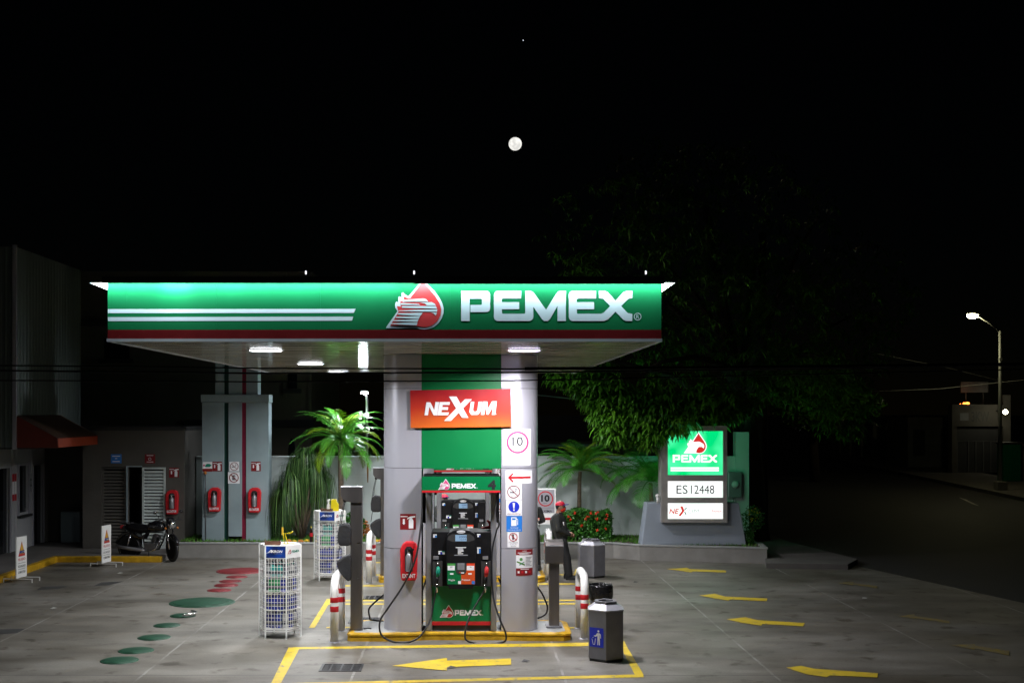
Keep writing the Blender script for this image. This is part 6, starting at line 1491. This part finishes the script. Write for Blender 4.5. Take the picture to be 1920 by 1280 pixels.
M().mat('street_wall_grey').box(gx(1813,YQ),YQ+.9,q(735),gx(1865,YQ),YQ+1.0,q(715)).build('panel',parent=t); M().mat('pole_dark').box(gx(1822,YQ),YQ+.92,q(760),gx(1824,YQ),YQ+.98,q(735)-.001).box(gx(1855,YQ),YQ+.92,q(760),gx(1857,YQ),YQ+.98,q(735)-.001).build('leg',parent=t)
YK=63.4; q2=lambda y:H-(y-CY)/F*YK
t=thing('street_kiosk','green street cabinet standing right of the lamp post','kiosk',(gx(1898,YK),YK,.16))
M().mat('kiosk_green').box(gx(1882,YK),YK,.162,gx(1915,YK),YK+.8,q2(832)).build('cabinet',parent=t,bevel=.02); M().mat('dark_trim').box(gx(1880,YK),YK-.05,q2(832)+.002,gx(1917,YK),YK+.85,q2(829)).build('roof',parent=t)
M().mat('kiosk_green').box(gx(1884,YK),YK-.02,.2,gx(1898,YK),YK-.002,q2(835)).box(gx(1899,YK),YK-.02,.2,gx(1913,YK),YK-.002,q2(835)).build('door',parent=t)
tag(M().mat('street_wall').box(gx(1916,YK),YK+.3,.16,gx(1960,YK),YK+.6,q2(832)).build('garden_wall'),'pale wall stub behind the green cabinet at the right edge','wall')
YM=56.5; q3=lambda y:H-(y-CY)/F*YM
t=thing('street_lamp','tall street lamp with a long arm and bright yellowish light','street lamp',(gx(1875,YM),YM,.16))
M().mat('planter_concrete').box(gx(1867,YM),YM-.25,.161,gx(1885,YM),YM+.25,q3(902)).build('footing',parent=t,bevel=.03)
M().mat('pole_grey').tube([(gx(1875,YM),YM,q3(901)),(gx(1875,YM),YM,q3(760)),(gx(1874.5,YM),YM,q3(620))],[.09,.075,.055],10).build('pole',parent=t)
M().mat('pole_dark').box(gx(1873,YM),YM-.09,q3(676),gx(1877.5,YM),YM+.09,q3(671)).build('clamp',parent=t)
M().mat('pole_grey').tube([(gx(1874,YM),YM,q3(622)),(gx(1850,YM),YM-.3,q3(607)),(gx(1822,YM),YM-.6,q3(594))],.028,8).build('arm',parent=t)
hd=M().mat('pole_dark').ball((gx(1814,YM),YM-.7,q3(590)),.26,14,(1.2,.7,.42)).build('lamp_head',parent=t)
M().mat('street_lamp_glow').ball((gx(1812,YM),YM-.7,q3(593.5)),.21,16,(1.25,.9,.72)).build('lens',parent=hd)
def pt(name,loc,p,col,r_=.15):
    l=bpy.data.lights.new(name,'POINT'); l.energy=p; l.color=col; l.shadow_soft_size=r_; o=bpy.data.objects.new(name,l); COL.objects.link(o); o.location=loc
pt('street_light',(gx(1812,YM),YM-.7,q3(593)-.35),STREETP,(1,.88,.45))
YV=71.
t=thing('gate_lamp','small bright round lamp at the right corner of the gatehouse','wall lamp',(gx(1885,YV),YV,H-(772-CY)/F*YV))
M().mat('pole_dark').cyl((gx(1889,YV),YV+.3,H+.02),(gx(1889,YV),YQ-.01,H+.05),.03,n=8).build('bracket',parent=t); M().mat('bulb_glow').ball((gx(1885,YV),YV,H),.14,12).build('bulb',parent=t)
pt('gate_light',(gx(1880,YV),YV-.6,H),4,(1,.95,.7))
t=thing('warning_lamp','glowing orange lamp cluster on top of the gatehouse','lamp',(gx(1812,YQ),YQ,q(758)))
m=M().mat('orange_glow').ball((gx(1815,YQ),YQ+.1,q(756)),.12,10,(1.2,1,.7)).ball((gx(1809,YQ),YQ+.1,q(756.5)),.08,10).ball((gx(1802,YQ),YQ+.1,q(757.5)),.04,8); m.build('bulbs',parent=t)
M().mat('dark_trim').box(gx(1800,YQ),YQ+.02,q(758)+.001,gx(1820,YQ),YQ+.2,q(757.2)).build('tray',parent=t)
t=thing('utility_pole','dark utility pole standing behind the meter box','utility pole',(gx(1432,36),36,0))
M().mat('bark_dark').cyl((gx(1430,36),36,0),(gx(1430,36),36,9),.16,.11,12).build('pole',parent=t)
M().mat('pole_dark').box(gx(1405,36),35.8,.12,gx(1418,36),36.2,.9).build('base_box',parent=t) if False else None
for px,py,c,l in ((1165,1046,'rock_yellow','small yellow leaf lying by the planter wall'),(1621,1122,'rock_white','tiny white scrap on the dark concrete at right'),(847,1252,'patch_dark','dark scrap under the large yellow arrow'),(985,1240,'patch_dark','small dark scrap right of the large yellow arrow'),(225,1075,'rock_white','pale scrap on the concrete left of the red covers'),(100,1141,'rock_white','small white scrap at the far left of the concrete'),(1192,1092,'patch_dark','dark leaf right of the plain hexagonal bin')):
    a=G(px,py); m=M().mat(c).add([(a[0]-.06,a[1]-.03,.012),(a[0]+.01,a[1]-.06,.016),(a[0]+.07,a[1]+.02,.02),(a[0]-.02,a[1]+.05,.03)],[(0,1,2,3)]); tag(m.build('litter_scrap'),l,'litter')
m=M().mat('white_paint'); m.add([G(x,y,.01) for x,y in ((1798,932),(1812,936),(1836,948),(1822,944))],[(0,1,2,3)]).add([G(x,y,.01) for x,y in ((1620,861),(1634,859),(1690,858),(1650,861))],[(0,1,2,3)]); structure(m,'road_marking')
# low far building behind the wall
t=thing('distant_shed','long low shed with a pale roof edge behind the back wall','building',(5,44,0))
M().mat('brown_wall').box(wx(1010,44),44,0,wx(1300,44),48,wz(838,44)).build('wall',parent=t); M().mat('wall_paint').box(wx(1008,44),43.8,wz(837.8,44),wx(1302,44),48.2,wz(832,44)).build('roof_edge',parent=t)

# ================================================================== OVERHEAD CABLES
def cable(pts,r_,lab,mt='cable_black',g='black overhead cables crossing in front'):
    o=M().mat(mt).tube(pts,r_,6).build('overhead_cable'); tag(o,lab,'cable',g); return o
def line(ys,Y,xs=(-400,0,240,480,960,1300,1600,2400)):
    return [W(x,y,Y) for x,y in zip(xs,ys)]
cable(line((683,685,687,690,691.5,690,687,676),10.0),.0062,'uppermost black cable crossing in front of the canopy')
cable(line((691,694.5,697,699.5,698,694,690,676),10.15),.0075,'middle black cable crossing in front of the canopy')
cable(line((712,713,714,715.5,713.5,706,700,680),10.3),.0056,'lowest black cable crossing in front of the canopy')
cable([W(x,y,9.96) for x,y in ((984,691),(1200,690),(1500,687.5),(2000,681))],.013,'thick black cable section starting in front of the right column')
cable([W(1005,740,38),W(1060,746,38),W(1125,753,38),W(1200,762,38)],.02,'thin pale cable dipping behind the right silver column','cable_pale','pale cables in the distance')
cable([W(1600,735,58),W(1760,729,58),W(1920,712,58),W(2100,690,58)],.015,'thin pale cable across the street behind the lamp post','cable_pale','pale cables in the distance')
cable([W(1640,662,62),W(1740,682,62),W(1780,690,62),W(1900,720,62)],.012,'short sloping pale cable left of the lamp post','cable_pale','pale cables in the distance')

# ================================================================== MOON, SKY, LIGHT
mn=M().mat('moon_glow').ball((0,0,0),1,48); o=mn.build('moon',org=(0,0,0)); o.location=W(966,270,1800); o.scale=(9.6,9.6,9.6); tag(o,'full moon high in the black sky','moon')
o=M().mat('star_glow').ball((0,0,0),1,12).build('star',org=(0,0,0)); o.location=W(981,76,1800); o.scale=(.75,.75,.75); tag(o,'single bright star above the moon','star')
w=bpy.data.worlds.new('World'); scene.world=w; w.use_nodes=True; nt=w.node_tree; bg=nt.nodes['Background']
sky=nt.nodes.new('ShaderNodeTexSky'); sky.sky_type='NISHITA'; sky.sun_disc=False; sky.sun_elevation=R(12.3); sky.sun_rotation=R(2); sky.air_density=1; sky.dust_density=0
nt.links.new(sky.outputs[0],bg.inputs['Color']); bg.inputs['Strength'].default_value=SKYS
l=bpy.data.lights.new('moonlight','SUN'); l.energy=.0015; l.angle=R(.5); l.color=(1,.96,.88); o=bpy.data.objects.new('moonlight',l); COL.objects.link(o)
o.rotation_euler=(Vector((0,0,0))-Vector(W(966,270,1800))).to_track_quat('-Z','Y').to_euler()
cd=bpy.data.cameras.new('camera'); cam=bpy.data.objects.new('camera',cd); COL.objects.link(cam); scene.camera=cam
cam.location=(0,0,H); cam.rotation_euler=(math.pi/2,0,0); cd.sensor_width=36; cd.sensor_fit='HORIZONTAL'; cd.lens=36*F/1920
cd.shift_x=(960-CX)/1920; cd.shift_y=(CY-640)/1920; cd.clip_end=5000; cd.clip_start=.1
scene.view_settings.view_transform='Standard'; scene.view_settings.look='None'; scene.view_settings.exposure=0; scene.view_settings.gamma=1
scene.cycles.max_bounces=8; scene.cycles.diffuse_bounces=4; scene.cycles.glossy_bounces=4; scene.cycles.use_denoising=True
scene.cycles.sample_clamp_indirect=6; scene.cycles.caustics_reflective=False; scene.cycles.caustics_refractive=False
